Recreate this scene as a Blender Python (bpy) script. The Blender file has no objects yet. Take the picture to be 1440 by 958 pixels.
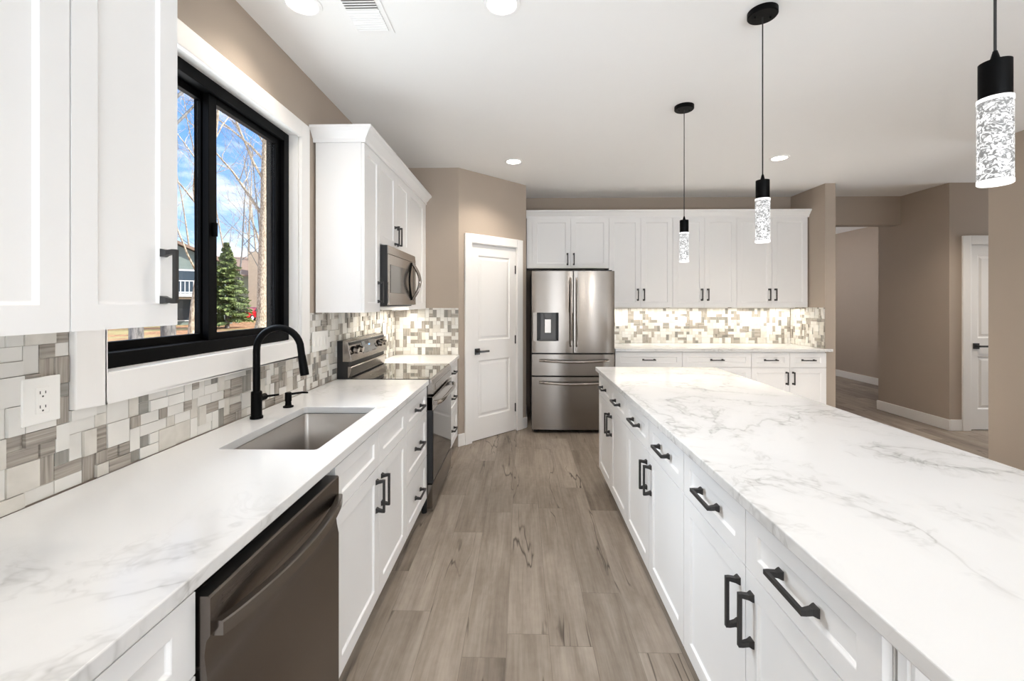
import bpy, bmesh, math, random
from mathutils import Vector, Matrix
C = bpy.context.scene.collection
SC = bpy.context.scene
PI = math.pi
rnd = random.Random(7)

# ------------------------------------------------------------------ camera
EYE = 1.434
cam_d = bpy.data.cameras.new('camera'); cam = bpy.data.objects.new('camera', cam_d); C.objects.link(cam)
cam_d.sensor_width = 36.0; cam_d.lens = 612.0 / 1440.0 * 36.0
cam_d.shift_x = 0.0; cam_d.shift_y = -(479.0 - 425.5) / 1440.0
cam_d.clip_start = 0.02; cam_d.clip_end = 500
cam.location = (0, 0, EYE); cam.rotation_euler = (PI / 2, 0, math.atan(14.0 / 612.0))
SC.camera = cam
# ------------------------------------------------------------------ exposure
vs = SC.view_settings
SC.display_settings.display_device = 'sRGB'
vs.view_transform = 'Standard'; vs.look = 'None'; vs.gamma = 1.0; vs.use_curve_mapping = False
vs.exposure = 1.17
SC.cycles.use_denoising = True
SC.cycles.max_bounces = 12; SC.cycles.diffuse_bounces = 8; SC.cycles.glossy_bounces = 5
SC.cycles.transmission_bounces = 6; SC.cycles.transparent_max_bounces = 12
SC.cycles.sample_clamp_indirect = 6.0
SC.cycles.caustics_reflective = False; SC.cycles.caustics_refractive = False
# ------------------------------------------------------------------ sky
SKY_STRENGTH = 0.72
W = bpy.data.worlds.new('sky'); SC.world = W; W.use_nodes = True
nt = W.node_tree; nt.nodes.clear()
def wn(t, **k):
    n = nt.nodes.new(t)
    for a, b in k.items(): setattr(n, a, b)
    return n
out = wn('ShaderNodeOutputWorld'); bg = wn('ShaderNodeBackground'); bg.inputs[1].default_value = SKY_STRENGTH
tc = wn('ShaderNodeTexCoord'); sep = wn('ShaderNodeSeparateXYZ')
nt.links.new(tc.outputs['Generated'], sep.inputs[0])
ramp = wn('ShaderNodeValToRGB')
e = ramp.color_ramp.elements
e[0].position = 0.0; e[0].color = (0.50, 0.70, 0.95, 1); e[1].position = 0.75; e[1].color = (0.075, 0.23, 0.66, 1)
m2 = ramp.color_ramp.elements.new(0.3); m2.color = (0.17, 0.38, 0.80, 1)
nt.links.new(sep.outputs['Z'], ramp.inputs[0])
noi = wn('ShaderNodeTexNoise'); noi.inputs['Scale'].default_value = 4.2; noi.inputs['Detail'].default_value = 7; noi.inputs['Roughness'].default_value = 0.6
mp = wn('ShaderNodeMapping'); mp.inputs['Scale'].default_value = (1, 1, 2.2); mp.inputs['Location'].default_value = (0.3, 0.7, 0.1)
nt.links.new(tc.outputs['Generated'], mp.inputs[0]); nt.links.new(mp.outputs[0], noi.inputs[0])
cr = wn('ShaderNodeValToRGB'); cr.color_ramp.elements[0].position = 0.43; cr.color_ramp.elements[1].position = 0.58
nt.links.new(noi.outputs[0], cr.inputs[0])
mx = wn('ShaderNodeMixRGB'); mx.inputs[2].default_value = (0.98, 0.98, 1.0, 1)
nt.links.new(cr.outputs[0], mx.inputs[0]); nt.links.new(ramp.outputs[0], mx.inputs[1])
nt.links.new(mx.outputs[0], bg.inputs[0]); nt.links.new(bg.outputs[0], out.inputs[0])

# ------------------------------------------------------------------ sun and large lights
def area(name, loc, rot, sx, sy, power, col, spread=PI):
    d = bpy.data.lights.new(name, 'AREA'); d.shape = 'RECTANGLE'; d.size = sx; d.size_y = sy; d.energy = power; d.color = col; d.spread = spread
    o = bpy.data.objects.new(name, d); C.objects.link(o); o.location = loc; o.rotation_euler = rot
    return o
sd = bpy.data.lights.new('sun', 'SUN'); sd.energy = 3.4; sd.angle = 0.01; sd.color = (1.0, 0.93, 0.82)
sun = bpy.data.objects.new('sun', sd); C.objects.link(sun)
sun.rotation_euler = Vector((-0.72, -0.03, -0.60)).to_track_quat('-Z', 'Y').to_euler()
# added lamps in unseen rear openings, placed to streak the fridge reflection
area('rear_fill', (0.9, -5.97, 1.25), (PI / 2, 0, 0), 0.8, 2.2, 16, (0.88, 0.94, 1.0))
area('rear_fill', (3.0, -5.97, 1.25), (PI / 2, 0, 0), 0.3, 2.2, 7, (0.88, 0.94, 1.0))
# added upward fill low behind the camera, brightens the ceiling
area('rear_floor_fill', (1.4, -4.3, 0.03), (PI, 0, 0), 4.8, 2.4, 240, (0.78, 0.89, 1.0))
# added lamp outside the kitchen window, aimed in to lift the island fronts
wl = area('window_fill', (-8.0, 2.4, 6.2), (0, 0, 0), 5.0, 5.0, 560, (0.84, 0.92, 1.0))
wl.rotation_euler = (Vector((-1.3, 1.9, 1.75)) - wl.location).to_track_quat('-Z', 'Y').to_euler()
# added upward lamp just above the yard, hidden by the sill, lifts the ceiling
area('yard_fill', (-4.8, 2.2, -0.40), (PI, 0, 0), 6.0, 7.0, 330, (0.88, 0.94, 1.0))
# added fill at the unseen hall end, in front of solid wall
area('hall_fill', (7.84, 4.35, 1.4), (0, PI / 2, 0), 1.9, 1.1, 26, (0.92, 0.96, 1.0))
# added spot on floor hidden by the island, bounced up to the ceiling
hs = bpy.data.lights.new('back_floor_fill_spot', 'SPOT'); hs.energy = 12000; hs.color = (0.84, 0.92, 1.0); hs.spot_size = math.radians(11); hs.spot_blend = 0.6; hs.shadow_soft_size = 0.04
ho = bpy.data.objects.new('back_floor_fill_spot', hs); C.objects.link(ho); ho.location = (7.75, 4.40, 2.35)
ho.rotation_euler = (Vector((2.65, 4.28, 0.0)) - ho.location).to_track_quat('-Z', 'Y').to_euler()
CAN = (1.0, 0.89, 0.77)
def spot(name, loc, power, col=CAN, ang=130, blend=0.7, r=0.05):
    d = bpy.data.lights.new(name, 'SPOT'); d.energy = power; d.color = col; d.spot_size = math.radians(ang); d.spot_blend = blend; d.shadow_soft_size = r
    o = bpy.data.objects.new(name, d); C.objects.link(o); o.location = loc
    return o

# ------------------------------------------------------------------ materials
def lnk(t, a, b): t.links.new(a, b)
def mat(name, col, rough=0.5, metal=0.0, vary=0.03, vscale=8.0, bump=0.0, bscale=60.0, coat=0.0, spec=0.5, aniso=0.0):
    m = bpy.data.materials.new(name); m.use_nodes = True; t = m.node_tree
    p = t.nodes['Principled BSDF']
    p.inputs['Roughness'].default_value = rough; p.inputs['Metallic'].default_value = metal
    p.inputs['Coat Weight'].default_value = coat; p.inputs['Specular IOR Level'].default_value = spec
    tcn = t.nodes.new('ShaderNodeTexCoord')
    n = t.nodes.new('ShaderNodeTexNoise'); n.inputs['Scale'].default_value = vscale; n.inputs['Detail'].default_value = 3
    lnk(t, tcn.outputs['Object'], n.inputs[0])
    r = t.nodes.new('ShaderNodeValToRGB')
    r.color_ramp.elements[0].color = tuple(c * (1 - vary) for c in col) + (1,)
    r.color_ramp.elements[1].color = tuple(min(1, c * (1 + vary)) for c in col) + (1,)
    lnk(t, n.outputs[0], r.inputs[0]); lnk(t, r.outputs[0], p.inputs['Base Color'])
    if bump:
        n2 = t.nodes.new('ShaderNodeTexNoise'); n2.inputs['Scale'].default_value = bscale; n2.inputs['Detail'].default_value = 4
        lnk(t, tcn.outputs['Object'], n2.inputs[0])
        b = t.nodes.new('ShaderNodeBump'); b.inputs['Strength'].default_value = bump; b.inputs['Distance'].default_value = 0.01
        lnk(t, n2.outputs[0], b.inputs['Height']); lnk(t, b.outputs[0], p.inputs['Normal'])
    if aniso:
        p.inputs['Anisotropic'].default_value = aniso; p.inputs['Anisotropic Rotation'].default_value = 0.25
        tg = t.nodes.new('ShaderNodeTangent'); tg.direction_type = 'RADIAL'; tg.axis = 'Z'
        lnk(t, tg.outputs[0], p.inputs['Tangent'])
    return m
def emit(name, col, s):
    m = bpy.data.materials.new(name); m.use_nodes = True; t = m.node_tree; t.nodes.clear()
    o = t.nodes.new('ShaderNodeOutputMaterial'); em = t.nodes.new('ShaderNodeEmission')
    em.inputs[0].default_value = (*col, 1); em.inputs[1].default_value = s; lnk(t, em.outputs[0], o.inputs[0])
    return m
M = {}
M['cabinet'] = mat('cabinet_white_paint', (0.86, 0.86, 0.86), 0.33, vary=0.006)
M['trim'] = mat('trim_white_paint', (0.84, 0.825, 0.805), 0.35, vary=0.006)
M['wall'] = mat('wall_greige_paint', (0.41, 0.345, 0.285), 0.75, vary=0.015, bump=0.04, bscale=220)
M['ceiling'] = mat('ceiling_white_paint', (0.89, 0.885, 0.875), 0.85, vary=0.006, bump=0.03, bscale=200)
M['black'] = mat('matte_black_metal', (0.0012, 0.0012, 0.0014), 0.5, metal=0.0, vary=0.1, spec=0.10)
M['pull'] = mat('dark_bronze_pull', (0.030, 0.029, 0.029), 0.40, metal=0.0, vary=0.1, spec=0.35)
M['blackplastic'] = mat('black_plastic', (0.01, 0.01, 0.011), 0.45, vary=0.1)
M['steel'] = mat('brushed_stainless', (0.235, 0.212, 0.191), 0.20, 1.0, vary=0.02, aniso=0.93)
M['steeldark'] = mat('stainless_side_panel', (0.05, 0.048, 0.046), 0.45, 0.3, vary=0.05)
M['steelh'] = mat('polished_stainless', (0.36, 0.325, 0.295), 0.18, 1.0, vary=0.02)
M['sink'] = mat('satin_stainless_sink', (0.46, 0.43, 0.40), 0.33, 1.0, vary=0.05, vscale=3)
M['blacksteel'] = mat('black_stainless', (0.185, 0.162, 0.145), 0.27, 1.0, vary=0.03, aniso=0.6)
M['blacksteelh'] = mat('black_stainless_handle', (0.24, 0.215, 0.195), 0.22, 1.0, vary=0.03)
M['glassblack'] = mat('black_ceramic_glass', (0.006, 0.006, 0.006), 0.03, vary=0.0, coat=0.6, spec=0.9)
M['ovenglass'] = mat('smoked_oven_glass', (0.02, 0.018, 0.016), 0.06, vary=0.0, spec=0.5)
M['micglass'] = mat('smoked_microwave_glass', (0.055, 0.05, 0.047), 0.12, vary=0.0, coat=0.4, spec=0.8)
M['plate'] = mat('white_plastic_plate', (0.84, 0.83, 0.80), 0.3, vary=0.004)
M['slot'] = mat('dark_slot', (0.05, 0.05, 0.05), 0.6)
M['grey'] = mat('grey_plastic', (0.10, 0.10, 0.105), 0.4)
M['display'] = emit('lit_clock_display', (0.25, 0.45, 0.75), 0.9)
M['lens'] = emit('downlight_lens', (1.0, 0.93, 0.82), 7.0)
M['rubber'] = mat('black_rubber', (0.008, 0.008, 0.008), 0.8)
M['grout'] = mat('grey_grout', (0.50, 0.47, 0.43), 0.9, vary=0.05, vscale=60)
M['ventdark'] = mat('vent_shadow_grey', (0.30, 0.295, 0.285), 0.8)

def quartz():
    m = bpy.data.materials.new('white_quartz_grey_veins'); m.use_nodes = True; t = m.node_tree; p = t.nodes['Principled BSDF']
    p.inputs['Roughness'].default_value = 0.16; p.inputs['Specular IOR Level'].default_value = 0.5
    co = t.nodes.new('ShaderNodeTexCoord')
    def noise(scale, detail, rough=0.55, off=(0, 0, 0), dist=0.0, src=None):
        mpn = t.nodes.new('ShaderNodeMapping'); mpn.inputs['Location'].default_value = off
        lnk(t, src or co.outputs['Object'], mpn.inputs[0])
        n = t.nodes.new('ShaderNodeTexNoise'); n.inputs['Scale'].default_value = scale; n.inputs['Detail'].default_value = detail
        n.inputs['Roughness'].default_value = rough; n.inputs['Distortion'].default_value = dist
        lnk(t, mpn.outputs[0], n.inputs[0]); return n
    def math_(op, a, b=None, clamp=False):
        x = t.nodes.new('ShaderNodeMath'); x.operation = op; x.use_clamp = clamp
        for i, v in enumerate((a, b)):
            if v is None: continue
            if isinstance(v, (int, float)): x.inputs[i].default_value = v
            else: lnk(t, v, x.inputs[i])
        return x.outputs[0]
    def vein(n, width, gain):
        d = math_('ABSOLUTE', math_('SUBTRACT', n.outputs[0], 0.5))
        return math_('MULTIPLY', math_('SUBTRACT', 1.0, math_('DIVIDE', d, width), True), gain)
    # big sparse river of veins
    big = noise(1.15, 5, 0.62, (3.1, 1.7, 0), 0.5)
    band = math_('SUBTRACT', 1.0, math_('DIVIDE', math_('ABSOLUTE', math_('SUBTRACT', big.outputs[0], 0.5)), 0.075), True)
    fine = noise(6.0, 4, 0.6, (0, 0, 4), 0.8)
    finev = vein(fine, 0.035, 1.0)
    a = math_('MULTIPLY', finev, math_('MULTIPLY', band, 0.55))
    b = math_('MULTIPLY', vein(big, 0.014, 0.50), 1.0)
    soft = math_('MULTIPLY', band, 0.16)
    mask = noise(0.9, 2, 0.5, (7.3, 2.2, 1))
    mk = t.nodes.new('ShaderNodeValToRGB'); mk.color_ramp.elements[0].position = 0.39; mk.color_ramp.elements[1].position = 0.56
    lnk(t, mask.outputs[0], mk.inputs[0])
    tot = math_('MULTIPLY', math_('ADD', math_('ADD', a, b), soft), mk.outputs[0])
    r = t.nodes.new('ShaderNodeMixRGB'); r.inputs[1].default_value = (0.765, 0.765, 0.762, 1); r.inputs[2].default_value = (0.33, 0.325, 0.31, 1)
    lnk(t, math_('MULTIPLY', tot, 0.66, True), r.inputs[0]); lnk(t, r.outputs[0], p.inputs['Base Color'])
    return m
M['quartz'] = quartz()

def planks():
    m = bpy.data.materials.new('grey_oak_vinyl_planks'); m.use_nodes = True; t = m.node_tree; p = t.nodes['Principled BSDF']
    co = t.nodes.new('ShaderNodeTexCoord'); sp = t.nodes.new('ShaderNodeSeparateXYZ'); lnk(t, co.outputs['Object'], sp.inputs[0])
    def mt(op, a, b=None, clamp=False):
        x = t.nodes.new('ShaderNodeMath'); x.operation = op; x.use_clamp = clamp
        for i, v in enumerate((a, b)):
            if v is None: continue
            if isinstance(v, (int, float)): x.inputs[i].default_value = v
            else: lnk(t, v, x.inputs[i])
        return x.outputs[0]
    PW, PL = 0.18, 1.22
    xs = mt('DIVIDE', mt('ADD', sp.outputs[0], 20.045), PW); ix = mt('FLOOR', xs); fx = mt('FRACT', xs)
    w1 = t.nodes.new('ShaderNodeTexWhiteNoise'); w1.noise_dimensions = '1D'; lnk(t, ix, w1.inputs['W'])
    ys = mt('ADD', mt('DIVIDE', mt('ADD', sp.outputs[1], 20.0), PL), w1.outputs[0]); iy = mt('FLOOR', ys); fy = mt('FRACT', ys)
    pid = mt('ADD', mt('MULTIPLY', ix, 7.13), mt('MULTIPLY', iy, 3.71))
    w2 = t.nodes.new('ShaderNodeTexWhiteNoise'); w2.noise_dimensions = '1D'; lnk(t, pid, w2.inputs['W'])
    def vec(sx, sy, k):
        c = t.nodes.new('ShaderNodeCombineXYZ')
        lnk(t, mt('MULTIPLY', sp.outputs[0], sx), c.inputs[0]); lnk(t, mt('MULTIPLY', sp.outputs[1], sy), c.inputs[1])
        lnk(t, mt('MULTIPLY', w2.outputs[0], k), c.inputs[2]); return c.outputs[0]
    def noise(v, detail=5, rough=0.6, dist=0.0):
        n = t.nodes.new('ShaderNodeTexNoise'); n.inputs['Scale'].default_value = 1.0; n.inputs['Detail'].default_value = detail
        n.inputs['Roughness'].default_value = rough; n.inputs['Distortion'].default_value = dist; lnk(t, v, n.inputs[0]); return n.outputs[0]
    grain = noise(vec(70, 2.6, 90), 6, 0.65)
    cloud = noise(vec(9, 1.5, 90), 5, 0.6, 0.6)
    fleck = noise(vec(26, 26, 60), 3, 0.5)
    base = mt('ADD', mt('ADD', mt('MULTIPLY', grain, 0.34), mt('MULTIPLY', cloud, 0.62)), mt('ADD', mt('MULTIPLY', w2.outputs[0], 0.20), mt('MULTIPLY', fleck, 0.10)))
    r = t.nodes.new('ShaderNodeValToRGB'); el = r.color_ramp.elements
    el[0].position = 0.38; el[0].color = (0.122, 0.096, 0.074, 1); el[1].position = 0.84; el[1].color = (0.40, 0.343, 0.29, 1)
    k = el.new(0.62); k.color = (0.258, 0.215, 0.175, 1)
    lnk(t, base, r.inputs[0])
    # cracks along the grain
    ck = noise(vec(9, 0.85, 130), 3, 0.5, 0.5)
    ckm = noise(vec(6, 1.4, 50), 2, 0.5)
    crack = mt('SUBTRACT', 1.0, mt('DIVIDE', mt('ABSOLUTE', mt('SUBTRACT', ck, 0.5)), 0.016), True)
    crack = mt('MULTIPLY', crack, mt('MULTIPLY', mt('SUBTRACT', ckm, 0.50, True), 12.0, True))
    gap = mt('MAXIMUM', mt('LESS_THAN', fx, 0.012), mt('LESS_THAN', fy, 0.0022))
    dark = mt('MAXIMUM', mt('MULTIPLY', crack, 0.95), mt('MULTIPLY', gap, 0.38))
    mxn = t.nodes.new('ShaderNodeMixRGB'); mxn.inputs[2].default_value = (0.05, 0.036, 0.027, 1)
    lnk(t, dark, mxn.inputs[0]); lnk(t, r.outputs[0], mxn.inputs[1]); lnk(t, mxn.outputs[0], p.inputs['Base Color'])
    p.inputs['Roughness'].default_value = 0.42; p.inputs['Specular IOR Level'].default_value = 0.4
    b = t.nodes.new('ShaderNodeBump'); b.inputs['Strength'].default_value = 0.12; b.inputs['Distance'].default_value = 0.004
    lnk(t, mt('SUBTRACT', grain, dark), b.inputs['Height']); lnk(t, b.outputs[0], p.inputs['Normal'])
    return m
M['floor'] = planks()

def tilemat(name, c0, c1, stripes, rough, spread=0.12):
    m = bpy.data.materials.new(name); m.use_nodes = True; t = m.node_tree; p = t.nodes['Principled BSDF']
    uv = t.nodes.new('ShaderNodeUVMap'); uv.uv_map = 'UVMap'
    mpn = t.nodes.new('ShaderNodeMapping'); mpn.inputs['Scale'].default_value = (stripes[0], stripes[1], 1); lnk(t, uv.outputs[0], mpn.inputs[0])
    n = t.nodes.new('ShaderNodeTexNoise'); n.inputs['Scale'].default_value = 1.0; n.inputs['Detail'].default_value = 3; n.inputs['Distortion'].default_value = 0.3
    lnk(t, mpn.outputs[0], n.inputs[0])
    r = t.nodes.new('ShaderNodeValToRGB'); r.color_ramp.elements[0].position = 0.5 - spread; r.color_ramp.elements[1].position = 0.5 + spread
    r.color_ramp.elements[0].color = (*c0, 1); r.color_ramp.elements[1].color = (*c1, 1)
    lnk(t, n.outputs[0], r.inputs[0]); lnk(t, r.outputs[0], p.inputs['Base Color'])
    p.inputs['Roughness'].default_value = rough
    return m
TILES = [tilemat('frosted_white_glass_tile', (0.68, 0.665, 0.63), (0.76, 0.745, 0.71), (3, 3), 0.10),
         tilemat('cream_marble_tile', (0.55, 0.525, 0.475), (0.71, 0.68, 0.625), (12, 14), 0.25, 0.25),
         tilemat('striped_grey_stone_tile', (0.21, 0.185, 0.16), (0.46, 0.42, 0.37), (5, 120), 0.30, 0.2),
         tilemat('grey_glass_tile', (0.22, 0.21, 0.19), (0.34, 0.325, 0.295), (4, 60), 0.12, 0.25)]

def pane_mat():
    m = bpy.data.materials.new('clear_window_glass'); m.use_nodes = True; t = m.node_tree; t.nodes.clear()
    o = t.nodes.new('ShaderNodeOutputMaterial'); a = t.nodes.new('ShaderNodeBsdfTransparent'); g = t.nodes.new('ShaderNodeBsdfGlossy')
    g.inputs['Roughness'].default_value = 0.01; a.inputs[0].default_value = (0.97, 0.985, 0.99, 1)
    f = t.nodes.new('ShaderNodeLayerWeight'); f.inputs[0].default_value = 0.5
    pw = t.nodes.new('ShaderNodeMath'); pw.operation = 'POWER'; pw.inputs[1].default_value = 5.0; lnk(t, f.outputs['Facing'], pw.inputs[0])
    ad = t.nodes.new('ShaderNodeMath'); ad.operation = 'MULTIPLY_ADD'; ad.inputs[1].default_value = 0.6; ad.inputs[2].default_value = 0.02; lnk(t, pw.outputs[0], ad.inputs[0])
    mxx = t.nodes.new('ShaderNodeMixShader'); lnk(t, ad.outputs[0], mxx.inputs[0]); lnk(t, a.outputs[0], mxx.inputs[1]); lnk(t, g.outputs[0], mxx.inputs[2])
    lnk(t, mxx.outputs[0], o.inputs[0]); return m
M['pane'] = pane_mat()

def bubble_mat():
    m = bpy.data.materials.new('lit_bubble_glass'); m.use_nodes = True; t = m.node_tree; p = t.nodes['Principled BSDF']
    co = t.nodes.new('ShaderNodeTexCoord')
    mpn = t.nodes.new('ShaderNodeMapping'); mpn.inputs['Scale'].default_value = (1, 1, 1.25); lnk(t, co.outputs['Object'], mpn.inputs[0])
    n = t.nodes.new('ShaderNodeTexNoise'); n.inputs['Scale'].default_value = 75; n.inputs['Detail'].default_value = 2; n.inputs['Distortion'].default_value = 2.2
    lnk(t, mpn.outputs[0], n.inputs[0])
    r = t.nodes.new('ShaderNodeValToRGB'); el = r.color_ramp.elements
    el[0].position = 0.44; el[0].color = (0.16, 0.16, 0.157, 1); el[1].position = 0.60; el[1].color = (1, 1, 1, 1)
    lnk(t, n.outputs[0], r.inputs[0])
    p.inputs['Base Color'].default_value = (0.10, 0.10, 0.10, 1); p.inputs['Roughness'].default_value = 0.08
    lnk(t, r.outputs[0], p.inputs['Emission Color']); p.inputs['Emission Strength'].default_value = 0.58
    b = t.nodes.new('ShaderNodeBump'); b.inputs['Strength'].default_value = 0.5; b.inputs['Distance'].default_value = 0.004
    lnk(t, n.outputs[0], b.inputs['Height']); lnk(t, b.outputs[0], p.inputs['Normal'])
    return m
M['bubble'] = bubble_mat()
M['bubblerim'] = emit('lit_glass_rim', (1.0, 0.99, 0.96), 0.9)

# ------------------------------------------------------------------ mesh helpers
class MB:
    def __init__(s): s.v = []; s.f = []; s.m = []; s.uv = {}
    def face(s, pts, mi=0, uv=None):
        b = len(s.v); s.v += [tuple(p) for p in pts]; s.f.append(tuple(range(b, b + len(pts)))); s.m.append(mi)
        if uv: s.uv[len(s.f) - 1] = uv
    def box(s, x0, x1, y0, y1, z0, z1, mi=0):
        b = len(s.v)
        s.v += [(x0, y0, z0), (x1, y0, z0), (x1, y1, z0), (x0, y1, z0), (x0, y0, z1), (x1, y0, z1), (x1, y1, z1), (x0, y1, z1)]
        for q in ((0, 3, 2, 1), (4, 5, 6, 7), (0, 1, 5, 4), (1, 2, 6, 5), (2, 3, 7, 6), (3, 0, 4, 7)):
            s.f.append(tuple(b + i for i in q)); s.m.append(mi)
        return s
    def loft(s, rings, closed=True, cap=True, mi=0):
        b = len(s.v); n = len(rings[0])
        for r in rings: s.v += [tuple(p) for p in r]
        for i in range(len(rings) - 1):
            for j in range(n if closed else n - 1):
                k = (j + 1) % n
                s.f.append((b + i * n + j, b + i * n + k, b + (i + 1) * n + k, b + (i + 1) * n + j)); s.m.append(mi)
        if cap:
            s.f.append(tuple(b + j for j in range(n))[::-1]); s.m.append(mi)
            s.f.append(tuple(b + (len(rings) - 1) * n + j for j in range(n))); s.m.append(mi)
        return s
    def prism(s, poly, a0, a1, axis='z', mi=0):
        def P(p, a): return {'z': (p[0], p[1], a), 'x': (a, p[0], p[1]), 'y': (p[0], a, p[1])}[axis]
        return s.loft([[P(p, a0) for p in poly], [P(p, a1) for p in poly]], mi=mi)
    def tube(s, pts, rad, seg=12, mi=0, flat=1.0, ref=None):
        pts = [Vector(p) for p in pts]; n = len(pts)
        if not hasattr(rad, '__len__'): rad = [rad] * n
        rings = []; prev = None
        for i in range(n):
            d = (pts[min(i + 1, n - 1)] - pts[max(i - 1, 0)]).normalized()
            if prev is None:
                u = Vector(ref) if ref else (Vector((0, 0, 1)) if abs(d.z) < 0.9 else Vector((1, 0, 0)))
            else: u = prev
            u = (u - d * u.dot(d)).normalized(); prev = u; w = d.cross(u)
            rings.append([pts[i] + (u * math.cos(2 * PI * k / seg) + w * math.sin(2 * PI * k / seg) * flat) * rad[i] for k in range(seg)])
        return s.loft(rings, mi=mi)
    def cyl(s, p0, p1, r0, r1=None, seg=24, mi=0): return s.tube([p0, p1], [r0, r0 if r1 is None else r1], seg, mi)
    def lathe(s, prof, cx=0, cy=0, seg=32, mi=0, cap=True):
        return s.loft([[(cx + r * math.cos(2 * PI * k / seg), cy + r * math.sin(2 * PI * k / seg), z) for k in range(seg)] for r, z in prof], cap=cap, mi=mi)
    def front(s, x0, x1, z0, z1, y, t, panels=(), rings=((0, 0), (0.005, 0.008)), mi=0):
        """slab whose face looks to -y, with sunk panels"""
        xs = sorted({x0, x1, *[q for p in panels for q in p[:2]]}); zs = sorted({z0, z1, *[q for p in panels for q in p[2:]]})
        for i in range(len(xs) - 1):
            for j in range(len(zs) - 1):
                a, b, c, d = xs[i], xs[i + 1], zs[j], zs[j + 1]
                mx_, mz_ = (a + b) / 2, (c + d) / 2
                if any(p[0] < mx_ < p[1] and p[2] < mz_ < p[3] for p in panels): continue
                s.face([(a, y, c), (b, y, c), (b, y, d), (a, y, d)], mi)
        for p in panels:
            prev = None
            for ins, dep in rings:
                r = [(p[0] + ins, y + dep, p[2] + ins), (p[1] - ins, y + dep, p[2] + ins), (p[1] - ins, y + dep, p[3] - ins), (p[0] + ins, y + dep, p[3] - ins)]
                if prev:
                    for k in range(4): s.face([prev[k], prev[(k + 1) % 4], r[(k + 1) % 4], r[k]], mi)
                prev = r
            s.face(prev, mi)
        y2 = y + t
        s.face([(x0, y2, z0), (x0, y2, z1), (x1, y2, z1), (x1, y2, z0)], mi)
        s.face([(x0, y, z0), (x0, y2, z0), (x1, y2, z0), (x1, y, z0)], mi); s.face([(x0, y, z1), (x1, y, z1), (x1, y2, z1), (x0, y2, z1)], mi)
        s.face([(x0, y, z0), (x0, y, z1), (x0, y2, z1), (x0, y2, z0)], mi); s.face([(x1, y, z0), (x1, y2, z0), (x1, y2, z1), (x1, y, z1)], mi)
        return s
    def mesh(s, name, mats, smooth=None, weld=False, recalc=True):
        me = bpy.data.meshes.new(name); me.from_pydata(s.v, [], s.f); me.update()
        for m in (mats if isinstance(mats, (list, tuple)) else [mats]): me.materials.append(M[m] if isinstance(m, str) else m)
        me.polygons.foreach_set('material_index', s.m)
        if s.uv:
            ul = me.uv_layers.new(name='UVMap')
            for fi, uvs in s.uv.items():
                for li, q in zip(me.polygons[fi].loop_indices, uvs): ul.data[li].uv = q
        if recalc or weld:
            bm = bmesh.new(); bm.from_mesh(me)
            if weld: bmesh.ops.remove_doubles(bm, verts=bm.verts, dist=1e-5)
            if recalc: bmesh.ops.recalc_face_normals(bm, faces=bm.faces)
            bm.to_mesh(me); bm.free()
        if smooth is not None:
            me.shade_smooth(); me.set_sharp_from_angle(angle=math.radians(smooth))
        return me
    def build(s, name, mats, parent=None, loc=(0, 0, 0), rotz=0.0, bev=0.0, seg=2, smooth=None, weld=False, recalc=True):
        if bev and smooth is None: weld = True
        return link(name, s.mesh(name, mats, smooth, weld, recalc), parent, loc, rotz, bev, seg)
def link(name, me, parent=None, loc=(0, 0, 0), rotz=0.0, bev=0.0, seg=2):
    o = bpy.data.objects.new(name, me); C.objects.link(o); o.location = loc; o.rotation_euler = (0, 0, rotz)
    if parent: o.parent = parent
    if bev:
        b = o.modifiers.new('edge', 'BEVEL'); b.width = bev; b.segments = seg; b.limit_method = 'ANGLE'; b.angle_limit = math.radians(40)
    return o
def tag(o, label, cat, group=None, kind=None):
    if label: o['label'] = label
    if cat: o['category'] = cat
    if group: o['group'] = group
    if kind: o['kind'] = kind
    return o
def thing(name, label, cat, loc=(0, 0, 0), rotz=0.0, group=None, kind=None):
    o = bpy.data.objects.new(name, None); C.objects.link(o); o.location = loc; o.rotation_euler = (0, 0, rotz); o.empty_display_size = 0.1
    return tag(o, label, cat, group, kind)
def struct(o, label=None):
    o['kind'] = 'structure'
    if label: o['label'] = label
    return o

# ------------------------------------------------------------------ room shell
ZC = 2.775
XW = -1.27          # window wall
YB = 5.60           # back wall
A = Vector((-0.63, 4.315)); B = Vector((0.047, 4.985)); ANG = math.atan2(B.y - A.y, B.x - A.x); LEN = (B - A).length
struct(MB().box(-1.43, 8.0, -6.12, 10.0, -0.12, 0).build('floor', 'floor'), 'grey brown wood plank floor with dark cracks along the grain')
struct(MB().box(-1.43, 8.0, -6.12, 10.0, ZC, ZC + 0.2).build('ceiling', 'ceiling'), 'smooth white ceiling')
wy0, wy1, wz0, wz1 = 1.268, 2.450, 1.210, 2.395           # rough opening of the window
w = MB()
w.box(-1.43, XW, -6.12, wy0, 0, ZC).box(-1.43, XW, wy1, 4.435, 0, ZC).box(-1.43, XW, wy0, wy1, 0, wz0).box(-1.43, XW, wy0, wy1, wz1, ZC)
struct(w.build('wall_left', 'wall'), 'greige wall that holds the black window')
struct(MB().box(XW, A.x, A.y, A.y + 0.12, 0, ZC).build('wall_end', 'wall'), 'short greige wall closing the range counter')
du0, du1, dz1 = 0.160, 0.814, 2.046
w = MB().box(0, du0, 0, 0.12, 0, ZC).box(du1, LEN, 0, 0.12, 0, ZC).box(du0, du1, 0, 0.12, dz1, ZC)
struct(w.build('wall_pantry', 'wall', loc=(A.x, A.y, 0), rotz=ANG), 'angled greige pantry wall with a white door')
struct(MB().box(-0.07, B.x, B.y + 0.09, YB, 0, ZC).build('wall_niche', 'wall'), 'greige return wall beside the fridge')
struct(MB().box(-1.43, 3.41, YB, YB + 0.15, 0, ZC).build('wall_back', 'wall'), 'greige wall behind the tall cabinets')
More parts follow.
